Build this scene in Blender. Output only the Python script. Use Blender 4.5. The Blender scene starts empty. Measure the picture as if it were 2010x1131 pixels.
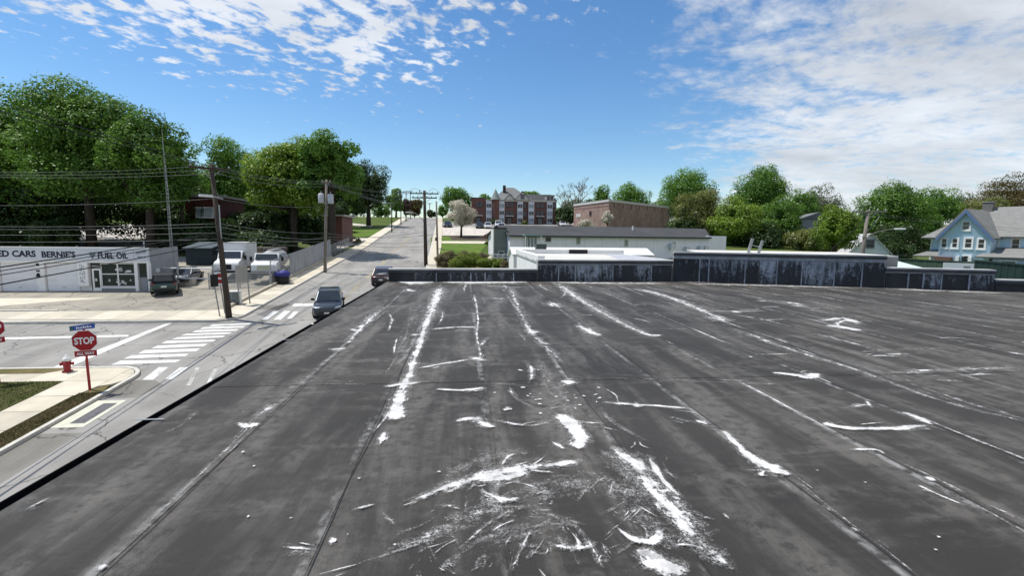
import bpy, bmesh, math, random
import numpy as np
from mathutils import Vector, Matrix
D = bpy.data
scene = bpy.context.scene
C = scene.collection
R = math.radians

# ---------------------------------------------------------------- camera
F_PX, CX, CY, CAM_H = 950.0, 1005.0, 565.5, 7.1
YAW, PITCH, ROLL = R(5.623), R(6.100), R(0.6)
def cam_basis():
    fw = Vector((math.sin(YAW)*math.cos(PITCH), math.cos(YAW)*math.cos(PITCH), -math.sin(PITCH)))
    r0 = Vector((math.cos(YAW), -math.sin(YAW), 0)); u0 = r0.cross(fw)
    r = r0*math.cos(ROLL)+u0*math.sin(ROLL); u = -r0*math.sin(ROLL)+u0*math.cos(ROLL)
    return r, u, fw
BR, BU, BF = cam_basis()
camd = D.cameras.new('camera'); cam = D.objects.new('camera', camd); C.objects.link(cam)
camd.sensor_fit = 'HORIZONTAL'; camd.sensor_width = 36.0; camd.lens = 36.0*F_PX/2010.0
camd.clip_start = 0.05; camd.clip_end = 6000
m = Matrix((BR, BU, -BF)).transposed().to_4x4(); m.translation = (0, 0, CAM_H); cam.matrix_world = m
scene.camera = cam

# ---------------------------------------------------------------- light
SUN_EL = R(65); SAZ = Vector((0.94, -0.34, 0)).normalized()      # the way shadows fall
ldir = Vector((SAZ.x*math.cos(SUN_EL), SAZ.y*math.cos(SUN_EL), -math.sin(SUN_EL)))
sl = D.lights.new('sun', 'SUN'); sl.energy = 4.3; sl.angle = R(0.53); sl.color = (1.0, 0.955, 0.88)
so = D.objects.new('sun', sl); C.objects.link(so); so.rotation_euler = ldir.to_track_quat('-Z', 'Y').to_euler()
so.location = (-60, 40, 120)
scene.view_settings.view_transform = 'Standard'; scene.view_settings.look = 'None'
scene.view_settings.gamma = 1.0; scene.view_settings.use_curve_mapping = False
scene.view_settings.exposure = 0.32
scene.render.engine = 'CYCLES'
scene.cycles.max_bounces = 6; scene.cycles.transparent_max_bounces = 24

# ---------------------------------------------------------------- world: sky with clouds on a high cloud plane
w = D.worlds.new('World'); scene.world = w; w.use_nodes = True
nt = w.node_tree; nt.nodes.clear()
def N(t, **k):
    n = nt.nodes.new(t)
    for a, b in k.items(): setattr(n, a, b)
    return n
def lk(a, b): nt.links.new(a, b)
def mth(op, a, b=None, c=None, clamp=False):
    n = N('ShaderNodeMath', operation=op); n.use_clamp = clamp
    for i, v in enumerate((a, b, c)):
        if v is None: continue
        if isinstance(v, (int, float)): n.inputs[i].default_value = v
        else: lk(v, n.inputs[i])
    return n.outputs[0]
def sstep(v, lo, hi):
    n = N('ShaderNodeMapRange', interpolation_type='SMOOTHSTEP'); lk(v, n.inputs[0])
    n.inputs[1].default_value = lo; n.inputs[2].default_value = hi
    return n.outputs[0]
sky = N('ShaderNodeTexSky', sky_type='NISHITA'); sky.sun_disc = False
sky.sun_elevation = SUN_EL
sky.sun_rotation = math.atan2(-ldir.x, -ldir.y)
sky.air_density = 1.1; sky.dust_density = 0.05; sky.ozone_density = 4.0; sky.altitude = 150
tc = N('ShaderNodeTexCoord'); sp = N('ShaderNodeSeparateXYZ'); lk(tc.outputs['Generated'], sp.inputs[0])
zc = mth('ADD', mth('MAXIMUM', sp.outputs[2], 0.0), 0.1)
u = mth('DIVIDE', sp.outputs[0], zc); v = mth('DIVIDE', sp.outputs[1], zc)
def vec(a, b, c=0.0):
    n = N('ShaderNodeCombineXYZ')
    for i, q in enumerate((a, b, c)):
        if isinstance(q, (int, float)): n.inputs[i].default_value = q
        else: lk(q, n.inputs[i])
    return n.outputs[0]
def noise(vecs, sc, det, ro, dist=0.0):
    n = N('ShaderNodeTexNoise'); lk(vecs, n.inputs['Vector']); n.inputs['Scale'].default_value = sc
    n.inputs['Detail'].default_value = det; n.inputs['Roughness'].default_value = ro; n.inputs['Distortion'].default_value = dist
    return n.outputs['Fac']
# puffs drawn out along a wind direction
ca, sa = math.cos(R(-38)), math.sin(R(-38))
ur = mth('ADD', mth('MULTIPLY', u, ca), mth('MULTIPLY', v, sa)); vr = mth('SUBTRACT', mth('MULTIPLY', v, ca), mth('MULTIPLY', u, sa))
puffv = vec(mth('MULTIPLY', ur, 1.0), mth('MULTIPLY', vr, 0.78), 3.7)
puff = noise(puffv, 14.5, 5.0, 0.58, 0.2)
big = noise(vec(u, v, 9.1), 1.25, 3.0, 0.5)
fine = noise(vec(mth('MULTIPLY', u, 0.7), v, 1.3), 3.2, 8.0, 0.66, 0.6)
# where the field of puffs lies: a broad bank upper left
du = mth('DIVIDE', mth('ADD', u, 0.72), 1.05); dv = mth('DIVIDE', mth('SUBTRACT', v, 1.55), 1.15)
bank = mth('SUBTRACT', 1.0, mth('ADD', mth('MULTIPLY', du, du), mth('MULTIPLY', dv, dv)))
bank = mth('MAXIMUM', bank, -0.6)
covA = mth('ADD', mth('MULTIPLY', bank, 0.18), mth('MULTIPLY', mth('SUBTRACT', big, 0.5), 0.30))
cA = sstep(mth('ADD', puff, covA), 0.555, 0.74)
# the sheet to the right
edge = mth('SUBTRACT', mth('SUBTRACT', u, mth('MULTIPLY', mth('SUBTRACT', v, 1.6), 0.52)), 0.72)
edge = mth('MINIMUM', mth('MAXIMUM', mth('MULTIPLY', edge, 0.42), -0.5), 0.34)
covB = mth('ADD', edge, mth('MULTIPLY', mth('SUBTRACT', fine, 0.5), 1.0))
covB = mth('ADD', covB, mth('MULTIPLY', mth('SUBTRACT', puff, 0.5), 0.55))
cB = sstep(covB, -0.04, 0.40)
cB = mth('MULTIPLY', cB, 0.90)
cl = mth('MAXIMUM', mth('MULTIPLY', cA, 0.92), cB)
shade = noise(vec(mth('MULTIPLY', u, 0.6), v, 5.0), 1.7, 5.0, 0.6)
cr = N('ShaderNodeMapRange'); lk(shade, cr.inputs[0]); cr.inputs[1].default_value = 0.3; cr.inputs[2].default_value = 0.7
cr.inputs[3].default_value = 4.9; cr.inputs[4].default_value = 7.8
ccol = N('ShaderNodeVectorMath', operation='SCALE'); ccol.inputs[0].default_value = (0.93, 0.97, 1.03); lk(cr.outputs[0], ccol.inputs['Scale'])
mix = N('ShaderNodeMix', data_type='RGBA'); lk(cl, mix.inputs['Factor'])
hs = N('ShaderNodeHueSaturation'); hs.inputs['Saturation'].default_value = 1.18; hs.inputs['Value'].default_value = 1.12; lk(sky.outputs[0], hs.inputs['Color'])
lk(hs.outputs[0], mix.inputs['A']); lk(ccol.outputs[0], mix.inputs['B'])
bg = N('ShaderNodeBackground'); bg.inputs[1].default_value = 0.1; lk(mix.outputs['Result'], bg.inputs[0])
wo = N('ShaderNodeOutputWorld'); lk(bg.outputs[0], wo.inputs[0])

# ---------------------------------------------------------------- pixel -> place
SLOPE, SY0 = 0.089, 15.1
def ray(px, py): return BF + BR*((px-CX)/F_PX) - BU*((py-CY)/F_PX)
def atY(px, py, Y):
    d = ray(px, py); t = Y/d.y; return Vector((t*d.x, Y, CAM_H+t*d.z))
def atZ(px, py, Z):
    d = ray(px, py); t = (Z-CAM_H)/d.z; return Vector((t*d.x, t*d.y, Z))
def P(px, py):
    d = ray(px, py); t = (-SLOPE*SY0-CAM_H)/(d.z-SLOPE*d.y); return Vector((t*d.x, t*d.y, CAM_H+t*d.z))
CREST = 158.0
def G(y):
    if y < 8: return SLOPE*(8-SY0) + 0.02*(max(y, -60)-8)
    if y <= CREST: return SLOPE*(y-SY0)
    t = y-CREST
    return SLOPE*(CREST-SY0) + SLOPE*t*math.exp(-t/14.0) - 0.02*min(t, 300)

# ---------------------------------------------------------------- mesh helpers
def frame(o, x, z=(0, 0, 1)):
    x = Vector(x).to_3d().normalized(); z = Vector(z).normalized(); y = z.cross(x).normalized(); z = x.cross(y)
    q = Matrix((x, y, z)).transposed().to_4x4(); q.translation = o
    return q
class MB:
    def __init__(s, m=None): s.v = []; s.f = []; s.m = m; s.uv = None
    def add(s, vs, fs):
        b = len(s.v)
        if s.m is not None: vs = [s.m @ Vector(q) for q in vs]
        s.v += [tuple(q) for q in vs]; s.f += [tuple(i+b for i in f) for f in fs]; return s
    def box(s, x0, x1, y0, y1, z0, z1):
        return s.add([(x0,y0,z0),(x1,y0,z0),(x1,y1,z0),(x0,y1,z0),(x0,y0,z1),(x1,y0,z1),(x1,y1,z1),(x0,y1,z1)],
            [(0,3,2,1),(4,5,6,7),(0,1,5,4),(1,2,6,5),(2,3,7,6),(3,0,4,7)])
    def cbox(s, c, d):
        return s.box(c[0]-d[0]/2, c[0]+d[0]/2, c[1]-d[1]/2, c[1]+d[1]/2, c[2]-d[2]/2, c[2]+d[2]/2)
    def poly(s, pts): return s.add(pts, [tuple(range(len(pts)))])
    def prism(s, pts, z0, z1):           # pts xy ccw
        n = len(pts)
        zf0 = z0 if callable(z0) else (lambda x, y: z0); zf1 = z1 if callable(z1) else (lambda x, y: z1)
        vs = [(x, y, zf0(x, y)) for x, y in pts]+[(x, y, zf1(x, y)) for x, y in pts]
        fs = [tuple(range(n-1, -1, -1)), tuple(range(n, 2*n))]+[(i, (i+1) % n, n+(i+1) % n, n+i) for i in range(n)]
        return s.add(vs, fs)
    def extr(s, prof, y0, y1):           # prof in xz, extruded along y
        n = len(prof); vs = [(x, y0, z) for x, z in prof]+[(x, y1, z) for x, z in prof]
        return s.add(vs, [tuple(range(n)), tuple(range(2*n-1, n-1, -1))]+[(i, n+i, n+(i+1) % n, (i+1) % n) for i in range(n)])
    def cyl(s, p0, p1, r0, r1=None, n=10, cap=True):
        return s.tube([p0, p1], [r0, r0 if r1 is None else r1], n, cap)
    def tube(s, path, rad, n=6, cap=True):
        path = [Vector(p) for p in path]
        if isinstance(rad, (int, float)): rad = [rad]*len(path)
        vs = []; prev = None
        for i, p in enumerate(path):
            t = (path[min(i+1, len(path)-1)]-path[max(i-1, 0)]).normalized()
            a = prev if prev is not None else (Vector((1, 0, 0)) if abs(t.x) < 0.9 else Vector((0, 1, 0)))
            a = (a-t*a.dot(t)).normalized(); prev = a; b = t.cross(a)
            for k in range(n):
                an = 2*math.pi*k/n; vs.append(p+(a*math.cos(an)+b*math.sin(an))*rad[i])
        fs = []
        for i in range(len(path)-1):
            for k in range(n):
                k2 = (k+1) % n; fs.append((i*n+k, i*n+k2, (i+1)*n+k2, (i+1)*n+k))
        if cap: fs += [tuple(range(n-1, -1, -1)), tuple((len(path)-1)*n+k for k in range(n))]
        return s.add(vs, fs)
    def lathe(s, prof, n=16, c=(0, 0, 0)):
        vs = []; fs = []
        for r, z in prof:
            for k in range(n): vs.append((c[0]+r*math.cos(2*math.pi*k/n), c[1]+r*math.sin(2*math.pi*k/n), c[2]+z))
        for i in range(len(prof)-1):
            for k in range(n): fs.append((i*n+k, i*n+(k+1) % n, (i+1)*n+(k+1) % n, (i+1)*n+k))
        fs += [tuple(range(n-1, -1, -1)), tuple((len(prof)-1)*n+k for k in range(n))]
        return s.add(vs, fs)
    def loft(s, rings, cap=True):
        n = len(rings[0]); vs = [q for r in rings for q in r]; fs = []
        for i in range(len(rings)-1):
            for k in range(n): fs.append((i*n+k, i*n+(k+1) % n, (i+1)*n+(k+1) % n, (i+1)*n+k))
        if cap: fs += [tuple(range(n-1, -1, -1)), tuple((len(rings)-1)*n+k for k in range(n))]
        return s.add(vs, fs)
    def build(s, name, mat, parent=None, smooth=False, bevel=0, seg=2, fixn=True):
        me = D.meshes.new(name); me.from_pydata(s.v, [], s.f)
        if bevel or fixn:
            bm = bmesh.new(); bm.from_mesh(me)
            if fixn: bmesh.ops.recalc_face_normals(bm, faces=bm.faces)
            if bevel:
                es = [e for e in bm.edges if len(e.link_faces) == 2 and e.calc_face_angle(0) > 0.5]
                bmesh.ops.bevel(bm, geom=es, offset=bevel, segments=seg, profile=0.6, affect='EDGES', clamp_overlap=True)
            bm.to_mesh(me); bm.free()
        if mat is not None: me.materials.append(mat)
        if smooth: me.polygons.foreach_set('use_smooth', [True]*len(me.polygons))
        return link(name, me, parent)
def link(name, me, parent=None):
    o = D.objects.new(name, me); C.objects.link(o)
    if parent is not None: o.parent = parent
    return o
def tag(o, label, cat, group=None, kind=None):
    if label: o['label'] = label
    if cat: o['category'] = cat
    if group: o['group'] = group
    if kind: o['kind'] = kind
    return o
def thing(name, label, cat, loc=(0, 0, 0), rz=0.0, group=None):
    o = D.objects.new(name, None); o.empty_display_size = 0.3; C.objects.link(o)
    o.location = loc; o.rotation_euler = (0, 0, rz); return tag(o, label, cat, group)
def struct(o): o['kind'] = 'structure'; return o
def copy_tree(o, parent=None):
    c = o.copy(); C.objects.link(c); c.parent = parent
    for ch in KIDS.get(o.name, ()): copy_tree(ch, c)
    return c
KIDS = {}
ORD = ('first', 'second', 'third', 'fourth', 'fifth', 'sixth', 'seventh', 'eighth', 'ninth', 'tenth', 'eleventh', 'twelfth', 'thirteenth')
def index_kids():
    KIDS.clear()
    for o in D.objects:
        if o.parent: KIDS.setdefault(o.parent.name, []).append(o)

# ---------------------------------------------------------------- materials
def mat(name, col, rough=0.8, var=0.12, scale=2.0, bump=0.0, metal=0.0, spec=0.3, col2=None, detail=5.0, stretch=None, bscale=None, coord='Object', coat=0.0):
    mt = D.materials.new(name); mt.use_nodes = True; t = mt.node_tree; b = t.nodes['Principled BSDF']
    b.inputs['Roughness'].default_value = rough; b.inputs['Metallic'].default_value = metal
    b.inputs['Specular IOR Level'].default_value = spec; b.inputs['Coat Weight'].default_value = coat
    if var == 0 and not bump and col2 is None:
        b.inputs['Base Color'].default_value = (*col, 1); return mt
    tcn = t.nodes.new('ShaderNodeTexCoord'); src = tcn.outputs[coord]
    if stretch:
        mp = t.nodes.new('ShaderNodeMapping'); t.links.new(src, mp.inputs[0]); mp.inputs['Scale'].default_value = stretch; src = mp.outputs[0]
    n = t.nodes.new('ShaderNodeTexNoise'); t.links.new(src, n.inputs['Vector']); n.inputs['Scale'].default_value = scale
    n.inputs['Detail'].default_value = detail; n.inputs['Roughness'].default_value = 0.62
    r = t.nodes.new('ShaderNodeValToRGB'); t.links.new(n.outputs['Fac'], r.inputs[0])
    c2 = col2 if col2 else tuple(min(1, q*(1+var)) for q in col)
    c1 = col if col2 else tuple(q*(1-var) for q in col)
    r.color_ramp.elements[0].position = 0.32; r.color_ramp.elements[0].color = (*c1, 1)
    r.color_ramp.elements[1].position = 0.68; r.color_ramp.elements[1].color = (*c2, 1)
    t.links.new(r.outputs[0], b.inputs['Base Color'])
    if bump:
        n2 = t.nodes.new('ShaderNodeTexNoise'); t.links.new(src, n2.inputs['Vector']); n2.inputs['Scale'].default_value = bscale or scale*8
        n2.inputs['Detail'].default_value = 4.0
        bp = t.nodes.new('ShaderNodeBump'); bp.inputs['Strength'].default_value = bump; bp.inputs['Distance'].default_value = 0.02
        t.links.new(n2.outputs['Fac'], bp.inputs['Height']); t.links.new(bp.outputs[0], b.inputs['Normal'])
    return mt
class TN:                                   # small node-writing helper
    def __init__(s, name):
        s.mt = D.materials.new(name); s.mt.use_nodes = True; s.t = s.mt.node_tree; s.b = s.t.nodes['Principled BSDF']
        s.out = s.t.nodes['Material Output']
    def n(s, ty, **k):
        q = s.t.nodes.new(ty)
        for a, b in k.items(): setattr(q, a, b)
        return q
    def l(s, a, b): s.t.links.new(a, b)
    def put(s, sock, v):
        if isinstance(v, (int, float, tuple)): sock.default_value = v
        else: s.l(v, sock)
    def math(s, op, a, b=0.0, clamp=False):
        q = s.n('ShaderNodeMath', operation=op); q.use_clamp = clamp; s.put(q.inputs[0], a); s.put(q.inputs[1], b); return q.outputs[0]
    def noise(s, v, sc, det=5.0, ro=0.6, dist=0.0):
        q = s.n('ShaderNodeTexNoise'); s.l(v, q.inputs['Vector']); q.inputs['Scale'].default_value = sc
        q.inputs['Detail'].default_value = det; q.inputs['Roughness'].default_value = ro; q.inputs['Distortion'].default_value = dist
        return q.outputs['Fac']
    def scl(s, v, sc, loc=(0, 0, 0), rot=(0, 0, 0)):
        q = s.n('ShaderNodeMapping'); s.l(v, q.inputs[0]); q.inputs['Scale'].default_value = sc; q.inputs['Location'].default_value = loc
        q.inputs['Rotation'].default_value = rot; return q.outputs[0]
    def step(s, v, lo, hi, a=0.0, b=1.0):
        q = s.n('ShaderNodeMapRange', interpolation_type='SMOOTHSTEP'); s.l(v, q.inputs[0])
        for i, x in enumerate((lo, hi, a, b)): q.inputs[1+i].default_value = x
        return q.outputs[0]
    def mix(s, f, a, b):
        q = s.n('ShaderNodeMix', data_type='RGBA'); s.put(q.inputs['Factor'], f)
        for k, x in (('A', a), ('B', b)): s.put(q.inputs[k], (*x, 1) if isinstance(x, tuple) and len(x) == 3 else x)
        return q.outputs['Result']
    def bump(s, h, st, dist=0.02):
        q = s.n('ShaderNodeBump'); q.inputs['Strength'].default_value = st; q.inputs['Distance'].default_value = dist
        s.l(h, q.inputs['Height']); s.l(q.outputs[0], s.b.inputs['Normal'])

M = {}
M['concrete'] = mat('concrete', (0.50, 0.455, 0.36), 0.9, 0.10, 1.3, 0.25)
M['concrete2'] = mat('concrete_b', (0.54, 0.495, 0.40), 0.9, 0.10, 1.3, 0.25)
M['concrete3'] = mat('concrete_c', (0.45, 0.41, 0.33), 0.9, 0.10, 1.3, 0.25)
M['bed'] = mat('joint_bed', (0.16, 0.15, 0.12), 0.95, 0.2, 6)
M['kerb'] = mat('kerb_granite', (0.50, 0.48, 0.43), 0.85, 0.15, 5, 0.3)
M['white'] = mat('white_paint', (0.74, 0.74, 0.72), 0.6, 0.05, 2)
M['white_old'] = mat('old_white_paint', (0.62, 0.63, 0.64), 0.7, 0.10, 1.5, 0.1)
M['shopwhite'] = mat('shop_white', (0.83, 0.815, 0.81), 0.6, 0.08, 1.2)
M['door_grey'] = mat('garage_door_paint', (0.76, 0.755, 0.78), 0.5, 0.05, 0.8)
M['grey_wall'] = mat('grey_wall', (0.27, 0.28, 0.30), 0.8, 0.08, 1.0, 0.1)
M['black'] = mat('black_paint', (0.012, 0.012, 0.014), 0.5, 0.1, 3)
M['letters'] = mat('navy_lettering', (0.012, 0.012, 0.03), 0.6, 0.1, 3)
M['glass'] = mat('dark_glass', (0.03, 0.035, 0.04), 0.06, 0.3, 1.5, spec=0.6)
M['glass2'] = mat('window_glass', (0.025, 0.03, 0.04), 0.08, 0.3, 0.6, spec=0.6)
M['metal'] = mat('galvanised_metal', (0.36, 0.37, 0.38), 0.45, 0.12, 5, metal=0.6)
M['greymetal'] = mat('grey_painted_metal', (0.26, 0.26, 0.25), 0.6, 0.12, 3)
M['signback'] = mat('plain_sign_panel', (0.30, 0.29, 0.27), 0.6, 0.10, 2)
M['red'] = mat('sign_red', (0.33, 0.012, 0.02), 0.45, 0.06, 3)
M['postred'] = mat('post_red', (0.36, 0.03, 0.03), 0.5, 0.15, 4)
M['hydred'] = mat('hydrant_red', (0.30, 0.025, 0.03), 0.5, 0.15, 4)
M['signwhite'] = mat('sign_white', (0.78, 0.76, 0.78), 0.5, 0, 3)
M['blue'] = mat('sign_blue', (0.03, 0.09, 0.36), 0.5, 0.1, 3)
M['wood'] = mat('pole_wood', (0.055, 0.043, 0.036), 0.9, 0.35, 3, 0.5, stretch=(6, 6, 0.6), bscale=12)
M['woodgrey'] = mat('weathered_pole_wood', (0.20, 0.175, 0.15), 0.9, 0.25, 3, 0.4, stretch=(6, 6, 0.6), bscale=12)
M['wire'] = mat('wire_sheath', (0.10, 0.105, 0.10), 0.45, 0, 1, spec=0.6)
M['wireblack'] = mat('black_cable', (0.012, 0.012, 0.012), 0.6, 0, 1)
M['rubber'] = mat('tyre_rubber', (0.012, 0.012, 0.013), 0.85, 0, 1)
M['rim'] = mat('alloy_rim', (0.35, 0.36, 0.37), 0.35, 0.1, 5, metal=0.8)
M['chrome'] = mat('chrome', (0.55, 0.56, 0.58), 0.2, 0, 1, metal=1.0)
M['lampglass'] = mat('headlamp_glass', (0.72, 0.74, 0.76), 0.1, 0, 1, spec=0.8)
M['redlamp'] = mat('tail_lamp', (0.28, 0.012, 0.012), 0.2, 0, 1, spec=0.6)
M['plate'] = mat('number_plate', (0.62, 0.62, 0.60), 0.5, 0, 1)
M['bark'] = mat('bark', (0.045, 0.036, 0.028), 0.95, 0.35, 4, 0.6, stretch=(3, 3, 0.7))
M['barkgrey'] = mat('grey_bark', (0.16, 0.14, 0.12), 0.95, 0.3, 4, 0.5, stretch=(3, 3, 0.7))
M['mulch'] = mat('bark_mulch', (0.07, 0.05, 0.035), 0.95, 0.4, 8, 0.5)
M['asphalt_shingle'] = mat('grey_shingles', (0.20, 0.20, 0.19), 0.9, 0.16, 2.2, 0.3, stretch=(1, 1, 3))
M['darkroof'] = mat('charcoal_roofing', (0.052, 0.054, 0.056), 0.85, 0.15, 0.5, 0.15)
# ================================================================= SETTING
# terrain sheet
YS = [-1500, -300, -60, -20, 0, 8, 40, 80, 120, CREST]+[CREST+q for q in (3, 7, 12, 18, 26, 36, 50, 70, 100, 150, 220, 300, 600, 1500, 4500)]
XS = [-4500, -800, -200, -80, -40, -14, 0, 20, 60, 200, 800, 4500]
def terrain_mat():
    t = TN('terrain_grass'); g = t.n('ShaderNodeNewGeometry').outputs['Position']
    n1 = t.noise(g, 0.25, 6, 0.6); n2 = t.noise(g, 3.0, 6, 0.7); n3 = t.noise(g, 40.0, 3, 0.7)
    c = t.mix(t.step(n1, 0.35, 0.65), (0.060, 0.105, 0.018), (0.105, 0.120, 0.035))
    c = t.mix(t.step(n2, 0.52, 0.75), c, (0.14, 0.12, 0.055))
    c = t.mix(t.math('MULTIPLY', n3, 0.5), c, (0.035, 0.065, 0.012))
    t.l(c, t.b.inputs['Base Color']); t.b.inputs['Roughness'].default_value = 0.95; t.b.inputs['Specular IOR Level'].default_value = 0.1
    t.bump(n3, 0.6, 0.03); return t.mt
M['terrain'] = terrain_mat()
def lawn_mat(name, a, b, dry):
    t = TN(name); g = t.n('ShaderNodeNewGeometry').outputs['Position']
    n2 = t.noise(g, 1.1, 6, 0.65); n3 = t.noise(g, 55.0, 3, 0.75)
    c = t.mix(t.step(n2, 0.4, 0.62), a, b); c = t.mix(t.step(t.noise(g, 0.45, 5, 0.6), 0.42, 0.66), c, dry)
    c = t.mix(t.step(n3, 0.35, 0.75), c, tuple(q*0.45 for q in a))
    t.l(c, t.b.inputs['Base Color']); t.b.inputs['Roughness'].default_value = 0.95; t.b.inputs['Specular IOR Level'].default_value = 0.1
    t.bump(n3, 0.8, 0.03); return t.mt
M['lawn'] = lawn_mat('lawn', (0.085, 0.165, 0.022), (0.125, 0.20, 0.03), (0.16, 0.19, 0.05))
M['verge'] = lawn_mat('dry_verge', (0.14, 0.13, 0.05), (0.20, 0.16, 0.08), (0.26, 0.20, 0.12))
def asphalt_mat(name, base, worn, crack=True, fine=70.0):
    t = TN(name); g = t.n('ShaderNodeNewGeometry').outputs['Position']
    lng = t.scl(g, (1.0, 0.06, 1.0))
    n0 = t.noise(g, fine, 3, 0.8); n1 = t.noise(lng, 1.1, 5, 0.6); n2 = t.noise(g, 0.35, 6, 0.6)
    c = t.mix(t.step(n1, 0.3, 0.7), base, worn); c = t.mix(t.math('MULTIPLY', t.step(n2, 0.4, 0.7), 0.5), c, tuple(q*1.25 for q in worn))
    c = t.mix(t.step(n0, 0.55, 0.85, 0, 0.45), c, tuple(min(1, q*1.8) for q in worn)); c = t.mix(t.step(n0, 0.25, 0.45, 0.4, 0), c, tuple(q*0.5 for q in base))
    if crack:
        vo = t.n('ShaderNodeTexVoronoi', feature='DISTANCE_TO_EDGE'); wv = t.n('ShaderNodeVectorMath', operation='ADD')
        nn = t.n('ShaderNodeTexNoise'); t.l(g, nn.inputs['Vector']); nn.inputs['Scale'].default_value = 1.6; nn.inputs['Detail'].default_value = 5
        t.l(g, wv.inputs[0]); t.l(nn.outputs['Color'], wv.inputs[1]); t.l(wv.outputs[0], vo.inputs['Vector']); vo.inputs['Scale'].default_value = 0.33
        cr = t.math('MULTIPLY', t.step(vo.outputs['Distance'], 0.0, 0.016, 1, 0), t.step(t.noise(g, 0.22, 2, 0.5), 0.43, 0.52))
        c = t.mix(t.math('MULTIPLY', cr, 0.8), c, (0.03, 0.03, 0.03))
        oil = t.math('MULTIPLY', t.step(t.noise(t.scl(g, (1.6, 0.5, 1)), 0.6, 4, 0.6), 0.6, 0.75), 0.35); c = t.mix(oil, c, (0.05, 0.05, 0.05))
    t.l(c, t.b.inputs['Base Color']); t.b.inputs['Roughness'].default_value = 0.88; t.b.inputs['Specular IOR Level'].default_value = 0.25
    t.bump(n0, 0.35, 0.01); return t.mt
M['road'] = asphalt_mat('road_asphalt', (0.200, 0.192, 0.178), (0.275, 0.266, 0.248))
M['lot'] = asphalt_mat('yard_paving', (0.21, 0.195, 0.165), (0.30, 0.275, 0.225))
M['patch'] = asphalt_mat('asphalt_patch', (0.10, 0.098, 0.095), (0.14, 0.135, 0.13), False)
M['old_asphalt'] = asphalt_mat('old_asphalt', (0.125, 0.118, 0.105), (0.19, 0.18, 0.16))
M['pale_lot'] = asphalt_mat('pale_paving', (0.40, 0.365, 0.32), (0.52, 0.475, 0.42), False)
def paint_mat(name, col, lo):
    t = TN(name); g = t.n('ShaderNodeNewGeometry').outputs['Position']
    wear = t.step(t.math('ADD', t.noise(g, 26, 5, 0.75), t.math('MULTIPLY', t.noise(g, 1.2, 4, 0.6), 0.6)), lo, lo+0.14)
    c = t.mix(t.noise(g, 3, 4, 0.6), tuple(q*0.85 for q in col), col); t.l(c, t.b.inputs['Base Color']); t.b.inputs['Roughness'].default_value = 0.7
    tr = t.n('ShaderNodeBsdfTransparent'); ms = t.n('ShaderNodeMixShader'); t.l(wear, ms.inputs[0]); t.l(tr.outputs[0], ms.inputs[1]); t.l(t.b.outputs[0], ms.inputs[2])
    t.l(ms.outputs[0], t.out.inputs[0]); return t.mt
M['paint'] = paint_mat('road_paint', (0.74, 0.74, 0.70), 0.60)
M['paint_worn'] = paint_mat('worn_road_paint', (0.66, 0.66, 0.62), 0.74)
M['yellow'] = paint_mat('yellow_road_paint', (0.62, 0.43, 0.06), 0.62)
M['yellow_worn'] = paint_mat('worn_yellow_paint', (0.5, 0.44, 0.25), 0.90); M['yellow2'] = paint_mat('old_yellow_paint', (0.58, 0.44, 0.12), 0.76)

mb = MB(); zz = [G(y)-0.03 for y in YS]
mb.add([(x, y, z) for y, z in zip(YS, zz) for x in XS], [(j*len(XS)+i, j*len(XS)+i+1, (j+1)*len(XS)+i+1, (j+1)*len(XS)+i) for j in range(len(YS)-1) for i in range(len(XS)-1)])
struct(mb.build('ground', M['terrain'], smooth=False, fixn=False))

def sheet(name, pts, m, dz, parent=None, thick=None):
    """flat sheet on the sloping ground from xy points (inside the straight part of the slope)"""
    mb = MB()
    if thick: mb.prism(pts, lambda x, y: G(y)+dz-thick, lambda x, y: G(y)+dz)
    else: mb.poly([(x, y, G(y)+dz) for x, y in pts])
    o = mb.build(name, m, parent)
    if not thick and o.data.polygons[0].normal.z < 0: o.data.flip_normals()
    return o
def strip(name, left, right, m, dz, parent=None):
    mb = MB(); n = len(left)
    mb.add([(x, y, G(y)+dz) for x, y in left]+[(x, y, G(y)+dz) for x, y in right], [(i, n+i, n+i+1, i+1) for i in range(n-1)])
    return mb.build(name, m, parent, fixn=False)
# main street
RY = [-60, -20, 0, 8, 20, 40, 60, 75, 100, 125, 150, CREST]+[CREST+q for q in (3, 7, 12, 18, 26, 36, 50, 70, 100)]
def rl(y): return -14.5-max(0, y-75)*0.0385
def rr(y): return -4.1-max(0, y-50)*0.042
road = struct(strip('road', [(rl(y), y) for y in RY], [(rr(y), y) for y in RY], M['road'], 0.0))
# side street (its own sheet, meets the main street's edge)
side = struct(sheet('side_road', [(-120, 23.7), (-14.5, 23.7), (-14.5, 31.9), (-120, 30.6)], M['road'], -0.004))
# pavements and kerbs along the main street
def kerb(pts, w, h=0.13, name='kerb', m='kerb'):
    """kerb of stones along a polyline, w to the left side"""
    root = None
    for (a, b) in zip(pts[:-1], pts[1:]):
        a, b = Vector(a), Vector(b); L = (b-a).length; n = max(1, int(round(L/2.4))); d = (b-a)/L; nn = Vector((-d.y, d.x))*w
        for i in range(n):
            p, q = a+d*(L*i/n+0.008), a+d*(L*(i+1)/n-0.008)
            mb = MB(); mb.prism([tuple(p), tuple(q), tuple(q+nn), tuple(p+nn)], lambda x, y: G(y)-0.1, lambda x, y: G(y)+h)
            o = mb.build(name if root is None else 'kerb_stone', M[m], root)
            if root is None: root = struct(o)
    return root
def corner(cx, cy, r, a0, a1, n=7): return [(cx+r*math.cos(R(a0+(a1-a0)*i/n)), cy+r*math.sin(R(a0+(a1-a0)*i/n))) for i in range(n+1)]
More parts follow.
